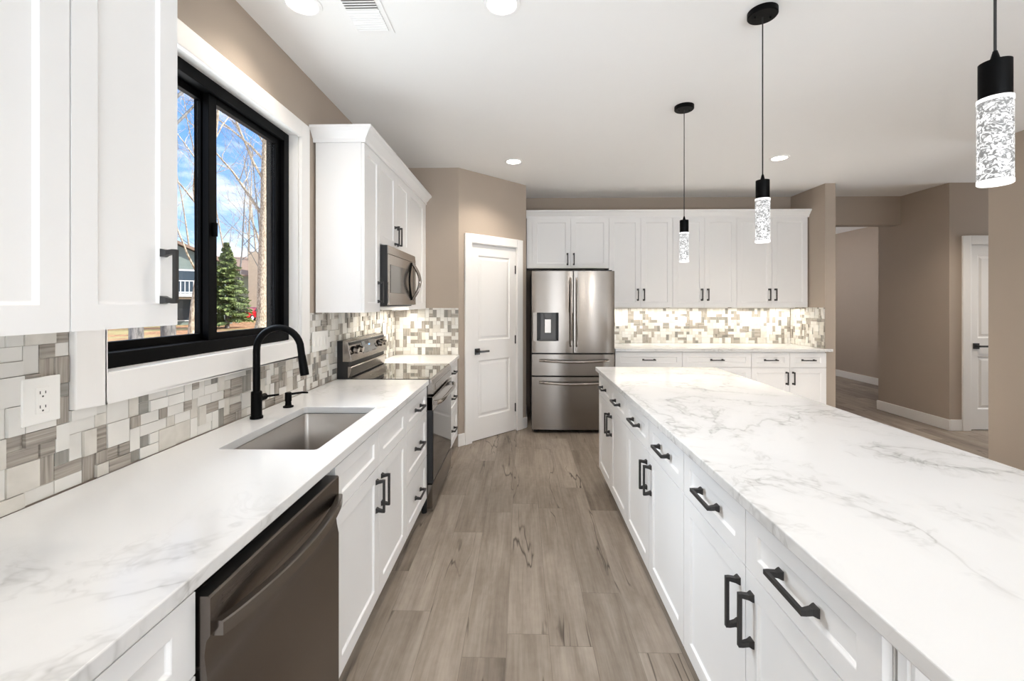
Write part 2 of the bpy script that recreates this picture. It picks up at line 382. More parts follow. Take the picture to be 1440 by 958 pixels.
struct(MB().box(3.41, 3.525, 4.975, 10.0, 0, ZC).build('wall_partition', 'wall'), 'greige partition end beside the tall cabinets')
struct(MB().box(3.525, 4.78, YB, YB + 0.15, 2.415, ZC).build('wall_header', 'wall'), 'greige header over the hall opening')
struct(MB().box(4.78, 4.90, 4.98, 5.95, 0, ZC).build('wall_hall', 'wall'), 'greige hall wall with white baseboard')
hx0, hx1 = 5.005, 5.845
w = MB().box(4.90, hx0, 4.98, 5.10, 0, ZC).box(hx1, 8.0, 4.98, 5.10, 0, ZC).box(hx0, hx1, 4.98, 5.10, 2.092, ZC)
struct(w.build('wall_door', 'wall'), 'greige hall wall around the white hall door')
struct(MB().box(3.90, 4.02, -6.0, 3.73, 0, ZC).build('wall_right', 'wall'), 'plain greige wall beyond the island')
struct(MB().box(6.15, 6.27, 5.10, 10.0, 0, ZC).build('wall_far', 'wall'), 'greige wall of the room past the opening')
struct(MB().box(3.525, 6.15, 9.88, 10.0, 0, ZC).build('wall_distant', 'wall'))
struct(MB().box(7.88, 8.0, -6.0, 4.98, 0, ZC).build('wall_side', 'wall'))
w = MB().box(-1.43, 0.5, -6.12, -6.0, 0, ZC).box(1.3, 2.85, -6.12, -6.0, 0, ZC).box(3.15, 8.0, -6.12, -6.0, 0, ZC).box(0.5, 1.3, -6.12, -6.0, 2.35, ZC).box(2.85, 3.15, -6.12, -6.0, 2.35, ZC)
struct(w.build('wall_rear', 'wall'))

# baseboards
def base(name, x0, x1, y0, y1, **k):
    return struct(MB().box(x0, x1, y0, y1, 0, 0.125).build(name, 'trim', bev=0.006, **k), 'white baseboard')
base('baseboard_pantry', -0.012, 0.072, -0.014, 0, loc=(A.x, A.y, 0), rotz=ANG)
base('baseboard_pantry_side', 0.886, LEN, -0.014, 0, loc=(A.x, A.y, 0), rotz=ANG)
base('baseboard_niche', B.x, B.x + 0.014, B.y + 0.01, 5.59)
base('baseboard_hall', 4.766, 4.78, 4.966, 5.964)
base('baseboard_door', 4.78, 4.913, 4.966, 4.98)
base('baseboard_far', 6.136, 6.15, 5.11, 9.87)
base('baseboard_right', 3.886, 3.90, -5.99, 3.744)
base('baseboard_right_end', 3.90, 4.02, 3.73, 3.744)
base('baseboard_partition', 3.41, 3.525, 4.961, 4.975)

# window casing, jamb and window
def casing_box(name, u0, u1, z0, z1, wdt, t, bottom=True, **k):
    m = MB()
    m.box(u0, u0 + wdt, -t, 0, z0 if not bottom else z0, z1).box(u1 - wdt, u1, -t, 0, z0, z1).box(u0 + wdt, u1 - wdt, -t, 0, z1 - wdt, z1)
    if bottom: m.box(u0 + wdt, u1 - wdt, -t, 0, z0, z0 + wdt)
    return m.build(name, 'trim', bev=0.004, **k)
R90 = PI / 2
struct(casing_box('trim_1', 0, 1.347, 1.131, 2.466, 0.091, 0.022, loc=(XW, 1.189, 0), rotz=R90), 'wide white casing around the black window')
j = MB().box(0.0, 0.012, 0, 0.06, wz0, wz1).box(1.170, 1.182, 0, 0.06, wz0, wz1).box(0.012, 1.17, 0, 0.06, wz1 - 0.012, wz1).box(0.012, 1.17, 0, 0.06, wz0, wz0 + 0.012)
struct(j.build('trim_2', 'trim', loc=(XW, wy0, 0), rotz=R90), 'white jamb lining the window opening')
win = thing('window_1', 'black framed sliding window over the sink', 'window', (XW, 1.280, 0), R90, kind='structure')
WZ0, WZ1, WL = 1.222, 2.383, 1.158
m = MB(); fw = 0.05
m.box(0, fw, 0.05, 0.15, WZ0, WZ1).box(WL - fw, WL, 0.05, 0.15, WZ0, WZ1).box(fw, WL - fw, 0.05, 0.15, WZ1 - fw, WZ1).box(fw, WL - fw, 0.05, 0.15, WZ0, WZ0 + fw)
m.build('window_frame', 'black', win, bev=0.003)
for nm, a, b, y in (('sash', 0.045, 0.60, 0.105), ('sash', 0.555, WL - 0.045, 0.072)):
    m = MB(); sw = 0.048; z0, z1 = WZ0 + 0.042, WZ1 - 0.042
    m.box(a, a + sw, y, y + 0.028, z0, z1).box(b - sw, b, y, y + 0.028, z0, z1).box(a + sw, b - sw, y, y + 0.028, z1 - sw + 0.01, z1).box(a + sw, b - sw, y, y + 0.028, z0, z0 + sw - 0.01)
    s_ = m.build(nm, 'black', win, bev=0.002)
    MB().box(a + sw, b - sw, y + 0.012, y + 0.016, z0 + sw - 0.01, z1 - sw + 0.01).build('pane', 'pane', s_)
m = MB().box(0.572, 0.584, 0.052, 0.072, 1.72, 1.78); m.build('sash_latch', 'black', win, bev=0.002)

# ------------------------------------------------------------------ doors
def panel_door(root, u0, u1, z1, y):
    wd = u1 - u0
    pa = (0.092, wd - 0.092, 1.035, z1 - 0.112); pb = (0.092, wd - 0.092, 0.235, 0.828)
    m = MB().front(0, wd, 0.008, z1, 0, 0.035, [pa, pb], ((0, 0), (0.012, 0.009), (0.024, 0.009), (0.045, 0.003)))
    return m.build('door_panel', 'trim', root, loc=(u0, y, 0))
def lever(par, x, z, dirn):
    m = MB().box(x - 0.032, x + 0.032, -0.010, 0, z - 0.032, z + 0.032).box(x - 0.011, x + 0.011, -0.045, -0.008, z - 0.011, z + 0.011)
    m.box(min(x - 0.01 * dirn, x + 0.125 * dirn), max(x - 0.01 * dirn, x + 0.125 * dirn), -0.055, -0.041, z - 0.010, z + 0.010)
    o = m.build('lever_handle', 'pull', par, bev=0.002); o['label'] = 'black square lever handle'; return o
d1 = thing('door_1', 'white two panel pantry door with black lever', 'door', (A.x, A.y, 0), ANG, kind='structure')
dp = panel_door(d1, 0.171, 0.803, 2.035, 0.014)
lever(dp, 0.075, 0.925, 1)
for z in (1.80, 1.02, 0.26): MB().box(0.615, 0.6255, -0.010, 0.002, z - 0.047, z + 0.047).build('hinge', 'pull', dp, bev=0.002)
m = MB().box(du0, 0.168, 0.0, 0.12, 0, dz1).box(0.806, du1, 0, 0.12, 0, dz1).box(0.168, 0.806, 0, 0.12, 2.038, dz1)
m.build('door_jamb', 'trim', d1)
struct(casing_box('trim_3', 0.071, 0.886, 0, 2.134, 0.089, 0.019, bottom=False, loc=(A.x, A.y, 0), rotz=ANG), 'white casing around the pantry door')
d2 = thing('door_2', 'white hall door with black lever, partly hidden', 'door', (0, 4.98, 0), 0, kind='structure')
dp = panel_door(d2, 5.018, 5.832, 2.08, 0.02)
lever(dp, 0.072, 0.945, 1)
m = MB().box(hx0, 5.015, 0, 0.12, 0, 2.092).box(5.835, hx1, 0, 0.12, 0, 2.092).box(5.015, 5.835, 0, 0.12, 2.083, 2.092)
m.build('door_jamb', 'trim', d2)
struct(casing_box('trim_4', 4.913, 5.937, 0, 2.178, 0.090, 0.019, bottom=False, loc=(0, 4.98, 0)), 'white casing around the hall door')

# ------------------------------------------------------------------ cabinets
def pull_mesh(vertical):
    m = MB(); L = 0.1435; h = L / 2; so = 0.034
    def P(a, n, c): return (c, -n, a) if vertical else (a, -n, c)
    bar = []
    for a in (-h + 0.004, h - 0.004):
        bar.append([P(a, so + dn, dc) for dn, dc in ((-0.0045, -0.0055), (0.0045, -0.0055), (0.0045, 0.0055), (-0.0045, 0.0055))])
    m.loft(bar)
    for sgn in (-1, 1):
        a = sgn * (h - 0.0105); rings = []
        for n, r in ((0.0, 0.0105), (0.004, 0.0100), (0.012, 0.0068), (so - 0.006, 0.0060), (so + 0.0045, 0.0056)):
            sh = sgn * (0.0045 if n > 0.02 else 0.001)
            rings.append([P(a + sh + da * r, n, dc * r) for da, dc in ((-1, -1), (1, -1), (1, 1), (-1, 1))])
        m.loft(rings)
    return m.mesh('pull_handle', 'pull')
PULL = {True: pull_mesh(True), False: pull_mesh(False)}
def add_front(root, kind, x0, x1, z0, z1, pull=None, stile=0.058, name=None):
    w_, h_ = x1 - x0, z1 - z0
    st = min(stile, h_ * 0.30)
    m = MB().front(0, w_, 0, h_, 0, 0.019, [(stile, w_ - stile, st, h_ - st)])
    o = m.build(name or kind, 'cabinet', root, loc=(x0, -0.02, z0), bev=0.0014, seg=1)
    if pull:
        px, pz, vert = pull
        link('pull_handle', PULL[vert], o, (px - x0, 0, pz - z0))
    return o
G = 0.0016
def cabinet(name, label, loc, rotz, wd, depth, z0, z1, fronts, group, toe=True, open_top=False):
    r = thing(name, label, 'cabinet', (loc[0], loc[1], 0), rotz, group)
    m = MB()
    if open_top:
        t_ = 0.018
        m.box(0.001, wd - 0.001, 0, depth, z0, 0.60).box(0.001, 0.001 + t_, 0, depth, 0.60, z1).box(wd - 0.001 - t_, wd - 0.001, 0, depth, 0.60, z1)
        m.box(0.001 + t_, wd - 0.001 - t_, 0, t_, 0.60, z1).box(0.001 + t_, wd - 0.001 - t_, depth - t_, depth, 0.60, z1)
    else: m.box(0.001, wd - 0.001, 0, depth, z0, z1)
    m.build('cabinet_body', 'cabinet', r, bev=0.001, seg=1)
    if toe: MB().box(0.002, wd - 0.002, 0.055, depth, 0, z0).build('toe_kick', 'cabinet', r)
    for f in fronts: add_front(r, *f)
    return r
DZ = (0.118, 0.7025, 0.7065, 0.868)   # door bottom, door top, drawer bottom, drawer top
def door_pair(w_, z0=DZ[0], z1=DZ[1], pz=None, side=0.0):
    pz = z1 - 0.12 if pz is None else pz; c = w_ / 2
    return [('door', G + side, c - G, z0, z1, (c - 0.036, pz, True)), ('door', c + G, w_ - G - side, z0, z1, (c + 0.036, pz, True))]
def drawer(x0, x1, z0=DZ[2], z1=DZ[3]): return ('drawer', x0 + G, x1 - G, z0, z1, ((x0 + x1) / 2, (z0 + z1) / 2, False))
FX = -0.660  # body front of the base cabinets along the window wall (door face 20 mm proud)
BD = 0.595
L_ = 'base cabinets along the window wall'
def left_base(label, y0, w_, fronts, **k): return cabinet('base_cabinet', label, (FX, y0), R90, w_, BD, 0.105, 0.880, fronts, L_, **k)
left_base('white base cabinet at the counter end nearest the dishwasher, mostly cropped', 0.32, 0.52, [('drawer', G, 0.52 - G, DZ[2], DZ[3], (0.26, 0.79, False)), ('door', G, 0.52 - G, DZ[0], DZ[1], (0.045, 0.585, True))])
left_base('white sink base cabinet with two false drawer fronts and two doors', 1.475, 0.920,
          [('false_drawer_front', G, 0.46 - G, DZ[2], DZ[3]), ('false_drawer_front', 0.46 + G, 0.92 - G, DZ[2], DZ[3])] + door_pair(0.92), open_top=True)
left_base('white three drawer base cabinet between the sink base and the range', 2.396, 0.518,
          [drawer(0, 0.518), drawer(0, 0.518, 0.4095, 0.7025), drawer(0, 0.518, DZ[0], 0.4055)])
left_base('narrow white three drawer base cabinet past the range by the pantry wall', 3.705, 0.600,
          [drawer(0, 0.600), drawer(0, 0.600, 0.4095, 0.7025), drawer(0, 0.600, DZ[0], 0.4055)])
# back wall base units
Bk = 'base cabinets along the back wall'
FB = 4.965
for lab, x0, w_ in (('white base cabinet with one wide drawer beside the fridge', 1.055, 0.752), ('white base cabinet with one wide drawer in the middle of the back wall run', 1.808, 0.766)):
    cabinet('base_cabinet', lab, (x0, FB), 0, w_, 0.61, 0.105, 0.880, [drawer(0, w_)] + door_pair(w_), Bk)
cabinet('base_cabinet', 'white base cabinet with two small drawers beside the partition end', (2.575, FB), 0, 0.828, 0.61, 0.105, 0.880,
        [drawer(0, 0.424), drawer(0.424, 0.828), ('door', G, 0.424 - G, DZ[0], DZ[1], (0.388, 0.585, True)), ('door', 0.424 + G, 0.828 - G, DZ[0], DZ[1], (0.460, 0.585, True))], Bk)
# island units, facing the aisle
Is = 'island base cabinets'
IW = 0.9160
for lab, yf in (('white island base cabinet at the fridge end of the island', 3.508), ('white island base cabinet in the middle of the island', 2.592), ('white island base cabinet closest to the camera, with large dark pulls', 1.676)):
    r = cabinet('base_cabinet', lab, (0.638, yf), -R90, IW, 0.60, 0.105, 0.880,
            [drawer(0, IW / 2), drawer(IW / 2, IW)] + door_pair(IW), Is)
ep = thing('island_end_panel', 'white framed panel closing the camera end of the island', 'panel', (0.638, 0.758, 0))
MB().box(0.0, 0.60, -0.022, -0.004, 0.0, 0.880).build('panel_board', 'cabinet', ep)
MB().box(0.006, 0.016, -0.030, -0.022, 0.0, 0.878).build('panel_batten', 'cabinet', ep, bev=0.001)
MB().box(0.55, 0.60, -0.030, -0.022, 0, 0.878).build('panel_batten', 'cabinet', ep, bev=0.001)
ep2 = thing('island_back_panel', 'white panel on the seating side of the island', 'panel', (1.240, 0.75, 0))
MB().box(0.0, 0.018, 0.0, 2.76, 0.0, 0.880).build('panel_board', 'cabinet', ep2)

# wall cabinets
U0, U1 = 1.372, 2.44
UX = -0.977   # body front, window wall
Ul = 'wall cabinets around the range'
r = cabinet('wall_cabinet', 'tall single door white wall cabinet between window and microwave', (UX, 2.622), R90, 0.292, 0.28, U0, U1, [('door', G, 0.292 - G, U0, 2.405, (0.252, 1.503, True))], Ul, toe=False)
cabinet('wall_cabinet', 'short two door white wall cabinet above the microwave', (UX, 2.915), R90, 0.750, 0.28, 1.828, U1, door_pair(0.750, 1.832, 2.405, 1.935), Ul, toe=False)
cabinet('wall_cabinet', 'single door white wall cabinet past the microwave by the pantry wall', (UX, 3.666), R90, 0.645, 0.28, U0, U1, [('door', G, 0.565, U0, 2.405), ('filler_strip', 0.568, 0.645, U0, 2.405)], Ul, toe=False)
Un = 'wall cabinets beside the window'
cabinet('wall_cabinet', 'white wall cabinet door touching the window casing, dark pull at its edge', (UX + 0.005, 0.897), R90, 0.286, 0.283, U0, U1, [('door', G, 0.286 - G, U0, 2.42, (0.236, 1.503, True))], Un, toe=False)
cabinet('wall_cabinet', 'white wall cabinet cropped by the picture edge', (UX + 0.005, 0.29), R90, 0.606, 0.283, U0, U1, [('door', G, 0.302, U0, 2.42), ('door', 0.305, 0.606 - G, U0, 2.42)], Un, toe=False)
Ub = 'wall cabinets along the back wall'
FU = 5.272
r = cabinet('wall_cabinet', 'short two door white cabinet above the stainless fridge', (0.058, FU), 0, 0.985, 0.32, 1.845, 2.47, [('door', 0.065, 0.526, 1.848, 2.452, (0.490, 1.955, True)), ('door', 0.530, 0.984, 1.848, 2.452, (0.566, 1.955, True)), ('filler_strip', 0.0, 0.062, 1.848, 2.452)], Ub, toe=False)
for lab, x0, x1 in (('tall two door white wall cabinet next to the fridge', 1.044, 1.804), ('tall two door white wall cabinet in the middle of the back run', 1.805, 2.561), ('tall two door white wall cabinet meeting the partition wall', 2.562, 3.396)):
    w_ = x1 - x0
    cabinet('wall_cabinet', lab, (x0, FU), 0, w_, 0.32, 1.376, 2.47, door_pair(w_, 1.378, 2.452, 1.527), Ub, toe=False)
# crown mouldings
CP = [(0, 0), (0.008, 0), (0.010, 0.020), (0.022, 0.034), (0.040, 0.058), (0.052, 0.068), (0.058, 0.072), (0.058, 0.088), (0, 0.088)]
def crown(name, label, pts, z):
    m = MB(); m.loft([[(p[0] + o * p[2], p[1] + o * p[3], z + h) for o, h in CP] for p in pts]); return tag(m.build(name, 'cabinet'), label, 'crown moulding')
CX = UX + 0.021
crown('crown_moulding', 'white crown moulding along the range wall cabinets', [(-1.268, 2.62, 0, -1), (CX, 2.62, 1, -1), (CX, 4.313, 1, 0)], 2.406)
crown('crown_moulding', 'white crown moulding along the cabinets above the fridge', [(0.050, FU - 0.021, 0, -1), (3.408, FU - 0.021, 0, -1)], 2.448)

# ------------------------------------------------------------------ worktops
def slab(name, label, outer, z0, z1, hole=None, bev=0.003):
    bm = bmesh.new()
    def loop(pts):
        vs_ = [bm.verts.new((x, y, z1)) for x, y in pts]
        for i in range(len(vs_)): bm.edges.new((vs_[i], vs_[(i + 1) % len(vs_)]))
    loop(outer)
    if hole: loop(hole)
    bmesh.ops.triangle_fill(bm, use_beauty=True, use_dissolve=False, edges=bm.edges[:])
    bmesh.ops.dissolve_limit(bm, angle_limit=0.01, verts=bm.verts[:], edges=bm.edges[:]) if not hole else None
    r = bmesh.ops.extrude_face_region(bm, geom=bm.faces[:])
    for v in [g for g in r['geom'] if isinstance(g, bmesh.types.BMVert)]: v.co.z = z0
    bmesh.ops.recalc_face_normals(bm, faces=bm.faces)
    me = bpy.data.meshes.new(name); bm.to_mesh(me); bm.free(); me.materials.append(M['quartz'])
    o = link(name, me, bev=bev); return tag(o, label, 'countertop')
def rrect(x0, x1, y0, y1, r, n=4):
    p = []
    for cx_, cy_, a0 in ((x1 - r, y1 - r, 0), (x0 + r, y1 - r, 90), (x0 + r, y0 + r, 180), (x1 - r, y0 + r, 270)):
        for k in range(n + 1):
            a = math.radians(a0 + 90 * k / n); p.append((cx_ + r * math.cos(a), cy_ + r * math.sin(a)))
    return p
CT0, CT1 = 0.882, 0.914
SX0, SX1, SY0, SY1 = -1.082, -0.724, 1.522, 2.145
slab('countertop', 'white veined quartz counter with the sink cut into it', [(-1.258, -0.6), (-0.625, -0.6), (-0.625, 2.916), (-1.258, 2.916)], CT0, CT1, rrect(SX0, SX1, SY0, SY1, 0.014))
slab('countertop', 'small white quartz counter past the range', [(-1.258, 3.704), (-0.622, 3.704), (-0.622, 4.303), (-1.258, 4.303)], CT0, CT1)
slab('countertop', 'white quartz counter along the back wall under the lit tiles', [(1.052, 4.925), (3.465, 4.925), (3.465, 4.968), (3.398, 4.968), (3.398, 5.588), (1.052, 5.588)], CT0, CT1)
slab('countertop', 'large white quartz island top with grey veins', [(0.594, 0.42), (1.552, 0.42), (1.552, 3.535), (0.594, 3.535)], CT0, CT1)

# ------------------------------------------------------------------ mosaic tile
def mosaic(name, label, regions, loc, rotz, seed, vis=1.0):
    """tiles in local (x along wall, z up, face to -y)"""
    rg = random.Random(seed); u = 0.0372; m = MB()
    us = min(r[0] for r in regions); ue = max(r[1] for r in regions); v0 = min(r[2] for r in regions); ve = max(r[3] for r in regions)
    nx, nz = int(math.ceil((ue - us) / u)), int(math.ceil((ve - v0) / u)); occ = set()
    for r in regions: m.box(r[0], r[1], -0.003, -0.0005, r[2], r[3], 4)
    for jz in range(nz):
        for ix in range(nx):
            if (ix, jz) in occ: continue
            opts = [(1, 1)] * 5 + [(2, 1)] * 6 + [(1, 2)] * 6 + [(2, 2)] * 2
            rg.shuffle(opts)
            for a, b in opts:
                cells = [(ix + p, jz + q) for p in range(a) for q in range(b)]
                if all(c not in occ for c in cells): break
            occ.update(cells)
            k = rg.random()
            if a * b == 4: mi = 0 if k < 0.62 else 1
            elif a * b == 2: mi = 0 if k < 0.40 else 1 if k < 0.58 else 2 if k < 0.92 else 3
            else: mi = 0 if k < 0.30 else 1 if k < 0.45 else 2 if k < 0.80 else 3
            h = rg.choice((0.005, 0.005, 0.009, 0.0125)) if mi != 3 else 0.0055
            g = 0.0009; off = (rg.random() * 40, rg.random() * 40); turn = (b > a) or (a == b and rg.random() < 0.4)
            for r in regions:
                x0 = max(us + ix * u + g, r[0]); x1 = min(us + (ix + a) * u - g, r[1]); z0 = max(v0 + jz * u + g, r[2]); z1 = min(v0 + (jz + b) * u - g, r[3])
                if x1 - x0 < 0.003 or z1 - z0 < 0.003: continue
                def UV(x, z): return (off[0] + (z if turn else x), off[1] + (x if turn else z))
                y = -h; e_ = 0.0
                q = [(x0, z0), (x1, z0), (x1, z1), (x0, z1)]
                m.face([(a_, y, b_) for a_, b_ in q], mi, [UV(*p) for p in q])
                for t_ in range(4):
                    p, s2 = q[t_], q[(t_ + 1) % 4]
                    m.face([(p[0], -0.001, p[1]), (s2[0], -0.001, s2[1]), (s2[0], y, s2[1]), (p[0], y, p[1])], mi, [UV(*p), UV(*s2), UV(*s2), UV(*p)])
    o = m.build(name, TILES + ['grout'], None, loc, rotz, recalc=False)
    return tag(o, label, 'backsplash')
Z0T = CT1 + 0.0005
mosaic('tile_backsplash', 'white and grey mosaic tile backsplash below the window', [(-0.6, 1.188, Z0T, 1.371), (1.188, 2.537, Z0T, 1.130), (2.537, 4.300, Z0T, 1.371)], (XW, 0, 0), R90, 3)
mosaic('tile_backsplash', 'mosaic tile backsplash on the short wall past the range', [(XW + 0.012, A.x - 0.002, Z0T, 1.379)], (0, A.y, 0), 0, 11)
mosaic('tile_backsplash', 'brightly lit mosaic tile backsplash along the back wall', [(1.055, 3.397, Z0T, 1.376)], (0, YB, 0), 0, 21)
mosaic('tile_backsplash', 'narrow mosaic tile return on the partition wall', [(-5.586, -4.978, Z0T, 1.376)], (3.41, 0, 0), -R90, 31)

# ------------------------------------------------------------------ sink, faucet, soap pump
sk = thing('kitchen_sink', 'rectangular stainless undermount sink in the window counter', 'sink', (0, 0, 0))
m = MB(); rings = []
for ins, z, r in ((-0.020, CT0 - 0.0005, 0.03), (0.004, CT0 - 0.0005, 0.018), (0.006, CT0 - 0.004, 0.018), (0.009, 0.70, 0.018), (0.014, 0.672, 0.02), (0.030, 0.662, 0.02), (0.15, 0.657, 0.02)):
    rings.append([(x, y, z) for x, y in rrect(SX0 + ins, SX1 - ins, SY0 + ins, SY1 - ins, r)])
m.loft(rings, cap=False); m.f.append(tuple(range(len(m.v) - len(rings[0]), len(m.v)))); m.m.append(0)
m.build('basin', 'sink', sk, smooth=40, weld=True)
MB().lathe([(0.045, 0.6575), (0.045, 0.660), (0.034, 0.660), (0.030, 0.6575)], (SX0 + SX1) / 2, (SY0 + SY1) / 2).build('drain', 'steelh', sk, smooth=40)
fx_, fy_ = -1.190, 1.925
fa = thing('kitchen_faucet', 'tall matte black gooseneck faucet behind the sink', 'faucet', (fx_, fy_, CT1 + 0.0005))
MB().lathe([(0.0265, 0), (0.0265, 0.010), (0.0225, 0.013), (0.0225, 0.118), (0.019, 0.122)]).build('faucet_base', 'black', fa, smooth=40)
pts = [(0, 0, 0.115), (0, 0, 0.20), (0, 0, 0.30)]; R_ = 0.101
for k in range(1, 17):
    a = PI - PI * 1.0 * k / 17 * 0.97; pts.append((R_ + R_ * math.cos(a), 0, 0.305 + R_ * math.sin(a)))
pts.append((0.205, 0, 0.283))
MB().tube(pts, 0.0150, 16, ref=(0, 1, 0)).build('spout', 'black', fa, smooth=40)
MB().tube([(0.204, 0, 0.286), (0.206, 0, 0.276), (0.2155, 0, 0.215), (0.219, 0, 0.194)], [0.0150, 0.0165, 0.0185, 0.0182], 16).build('spray_head', 'black', fa, smooth=40)
m = MB().cyl((0, 0.018, 0.085), (0, 0.062, 0.085), 0.0155, seg=20).tube([(0.004, 0.058, 0.085), (0.03, 0.066, 0.088), (0.062, 0.070, 0.092)], [0.006, 0.005, 0.0045], 10)
m.build('lever', 'black', fa, smooth=40)
so = thing('soap_dispenser', 'short black soap pump beside the faucet', 'soap dispenser', (-1.160, 2.135, CT1 + 0.0005))
MB().lathe([(0.024, 0), (0.024, 0.006), (0.015, 0.010), (0.013, 0.030)]).build('collar', 'black', so, smooth=40)
MB().lathe([(0.0155, 0.030), (0.0155, 0.070), (0.013, 0.073)]).build('pump_head', 'black', so, smooth=40)
MB().tube([(0.010, 0.004, 0.064), (0.060, 0.02, 0.069), (0.085, 0.03, 0.066)], [0.006, 0.005, 0.004], 10).build('nozzle', 'black', so, smooth=40)

# ------------------------------------------------------------------ dishwasher (faces +x)
dw = thing('dishwasher', 'black stainless dishwasher under the window counter', 'dishwasher', (-0.615, 0.845, 0), R90)
DWW = 0.603
MB().box(0.006, DWW - 0.006, 0.055, 0.58, 0.10, 0.868).build('tub_casing', 'blackplastic', dw)
MB().box(0.01, DWW - 0.01, 0.08, 0.56, 0.0, 0.10).build('toe_kick', 'blackplastic', dw)
prof = [(0.004, 0.112), (0, 0.118), (0, 0.660), (0.006, 0.690), (0.012, 0.735), (0.008, 0.764), (0, 0.776), (0, 0.849), (0.004, 0.853), (0.045, 0.853), (0.045, 0.112)]
dd = MB().prism(prof, 0.0, DWW, 'x').build('door', 'blacksteel', dw, smooth=30)
rings = []
for k in range(25):
    t_ = k / 24.0; x = 0.012 + t_ * (DWW - 0.024); y = -0.006 - 0.040 * math.sin(PI * t_) ** 0.8
    rings.append([(x, y - 0.012, 0.768), (x, y - 0.012, 0.794), (x, y - 0.009, 0.797), (x, y + 0.008, 0.797), (x, y + 0.010, 0.795), (x, y + 0.010, 0.767)])
MB().loft(rings).build('bar_handle', 'blacksteelh', dd, smooth=30)
m = MB()
for k in range(3): m.box(0.035, 0.150, -0.0012, 0.001, 0.816 + k * 0.008, 0.8185 + k * 0.008)
m.build('vent_slot', 'steelh', dd)

# ------------------------------------------------------------------ range (faces +x)
rg_ = thing('electric_range', 'stainless electric range with black glass cooktop', 'range', (-0.607, 2.926, 0), R90)
RW = 0.764; D_ = 0.640
MB().box(0.004, RW - 0.004, 0.034, D_, 0.055, 0.895).build('range_body', 'blackplastic', rg_, bev=0.002)
ck = MB().box(0.002, RW - 0.002, 0.012, 0.562, 0.896, 0.916).build('cooktop_glass', 'glassblack', rg_, bev=0.003)
for bx, by, br in ((0.2, 0.16, 0.105), (0.56, 0.16, 0.085), (0.2, 0.41, 0.075), (0.56, 0.41, 0.105)):
    for rr in (br, br * 0.6):
        m = MB(); seg = 48
        for k in range(seg):
            a0, a1 = 2 * PI * k / seg, 2 * PI * (k + 1) / seg
            m.face([(bx + q * math.cos(a), by + q * math.sin(a), 0.9163) for q, a in ((rr, a0), (rr, a1), (rr - 0.0012, a1), (rr - 0.0012, a0))])
        m.build('burner_ring', 'grey', ck, weld=True)
m = MB().prism([(0.012, 0.912), (0.002, 0.906), (-0.006, 0.880), (-0.006, 0.815), (0.034, 0.812), (0.034, 0.912)], 0.0, RW, 'x')
m.build('front_panel', 'steelh', rg_, bev=0.002)
m = MB().box(0.075, RW - 0.075, -0.0078, -0.0055, 0.830, 0.872); m.build('front_trim', 'steel', rg_, bev=0.002)
od = MB().box(0.0, RW, -0.004, 0.036, 0.210, 0.795).build('oven_door', 'blackplastic', rg_, bev=0.002)
MB().box(0.012, RW - 0.012, -0.0065, -0.0035, 0.222, 0.700).build('door_glass', 'ovenglass', od, bev=0.001)
MB().box(0.0, RW, -0.0085, 0.0365, 0.703, 0.796).build('door_top_band', 'steelh', od, bev=0.002)
rings = []
for k in range(25):
    t_ = k / 24.0; x = 0.020 + t_ * (RW - 0.040); y = -0.022 - 0.036 * (1 - (2 * t_ - 1) ** 6)
    rings.append([(x, y + 0.012 * math.cos(a), 0.752 + 0.016 * math.sin(a)) for a in [2 * PI * q / 14 for q in range(14)]])
hd = MB().loft(rings)
hd.box(0.008, 0.040, -0.030, -0.008, 0.738, 0.766).box(RW - 0.040, RW - 0.008, -0.030, -0.008, 0.738, 0.766)
hd.build('oven_handle', 'steelh', od, smooth=35)
MB().box(0.0, RW, -0.002, 0.036, 0.040, 0.200).build('storage_drawer', 'steel', rg_, bev=0.003)
for fx2 in (0.03, RW - 0.03):
    for fy2 in (0.06, 0.58): MB().cyl((fx2, fy2, 0.0), (fx2, fy2, 0.056), 0.018, seg=14).build('foot', 'rubber', rg_)
bgd = MB().prism([(0.570, 0.900), (0.570, 1.160), (0.590, 1.172), (0.650, 1.172), (0.650, 0.900)], 0.004, RW - 0.004, 'x').build('backguard', 'blackplastic', rg_, bev=0.002)
# slanted control panel
def sl(z): return 0.574 + (z - 1.030) * 0.17
cpn = MB().prism([(sl(1.030) - 0.026, 1.030), (sl(1.165) - 0.022, 1.165), (sl(1.165) + 0.0, 1.176), (0.61, 1.176), (0.61, 1.030)], 0.0, RW, 'x').build('control_panel', 'steelh', bgd, bev=0.002)
n0 = sl(1.030) - 0.026; n1 = sl(1.165) - 0.022; slope = (n1 - n0) / 0.135
def cp(x0, x1, z0, z1, th, name, mt_):
    ya, yb = n0 + (z0 - 1.030) * slope, n0 + (z1 - 1.030) * slope
    return MB().prism([(ya - th, z0), (yb - th, z1), (yb + 0.002, z1), (ya + 0.002, z0)], x0, x1, 'x').build(name, mt_, cpn, bev=0.001)
cp(0.235, 0.530, 1.062, 1.150, 0.0025, 'display_glass', 'glassblack')
cp(0.365, 0.395, 1.112, 1.122, 0.004, 'clock_display', 'display')
for kx in (0.075, 0.165, 0.600, 0.690):
    z = 1.104; y = n0 + (z - 1.030) * slope
    m = MB().cyl((kx, y + 0.003, z), (kx, y - 0.006, z - 0.001), 0.029, 0.028).build('knob_skirt', 'black', cpn, smooth=40)
    MB().cyl((kx, y - 0.006, z - 0.001), (kx, y - 0.034, z - 0.006), 0.023, 0.020).build('knob', 'steelh', cpn, smooth=40)
MB().prism([(0.566, 0.925), (0.548, 0.990), (0.556, 0.998), (0.575, 0.998), (0.575, 0.918)], 0.0, RW, 'x').build('lower_panel', 'steelh', bgd, bev=0.002)

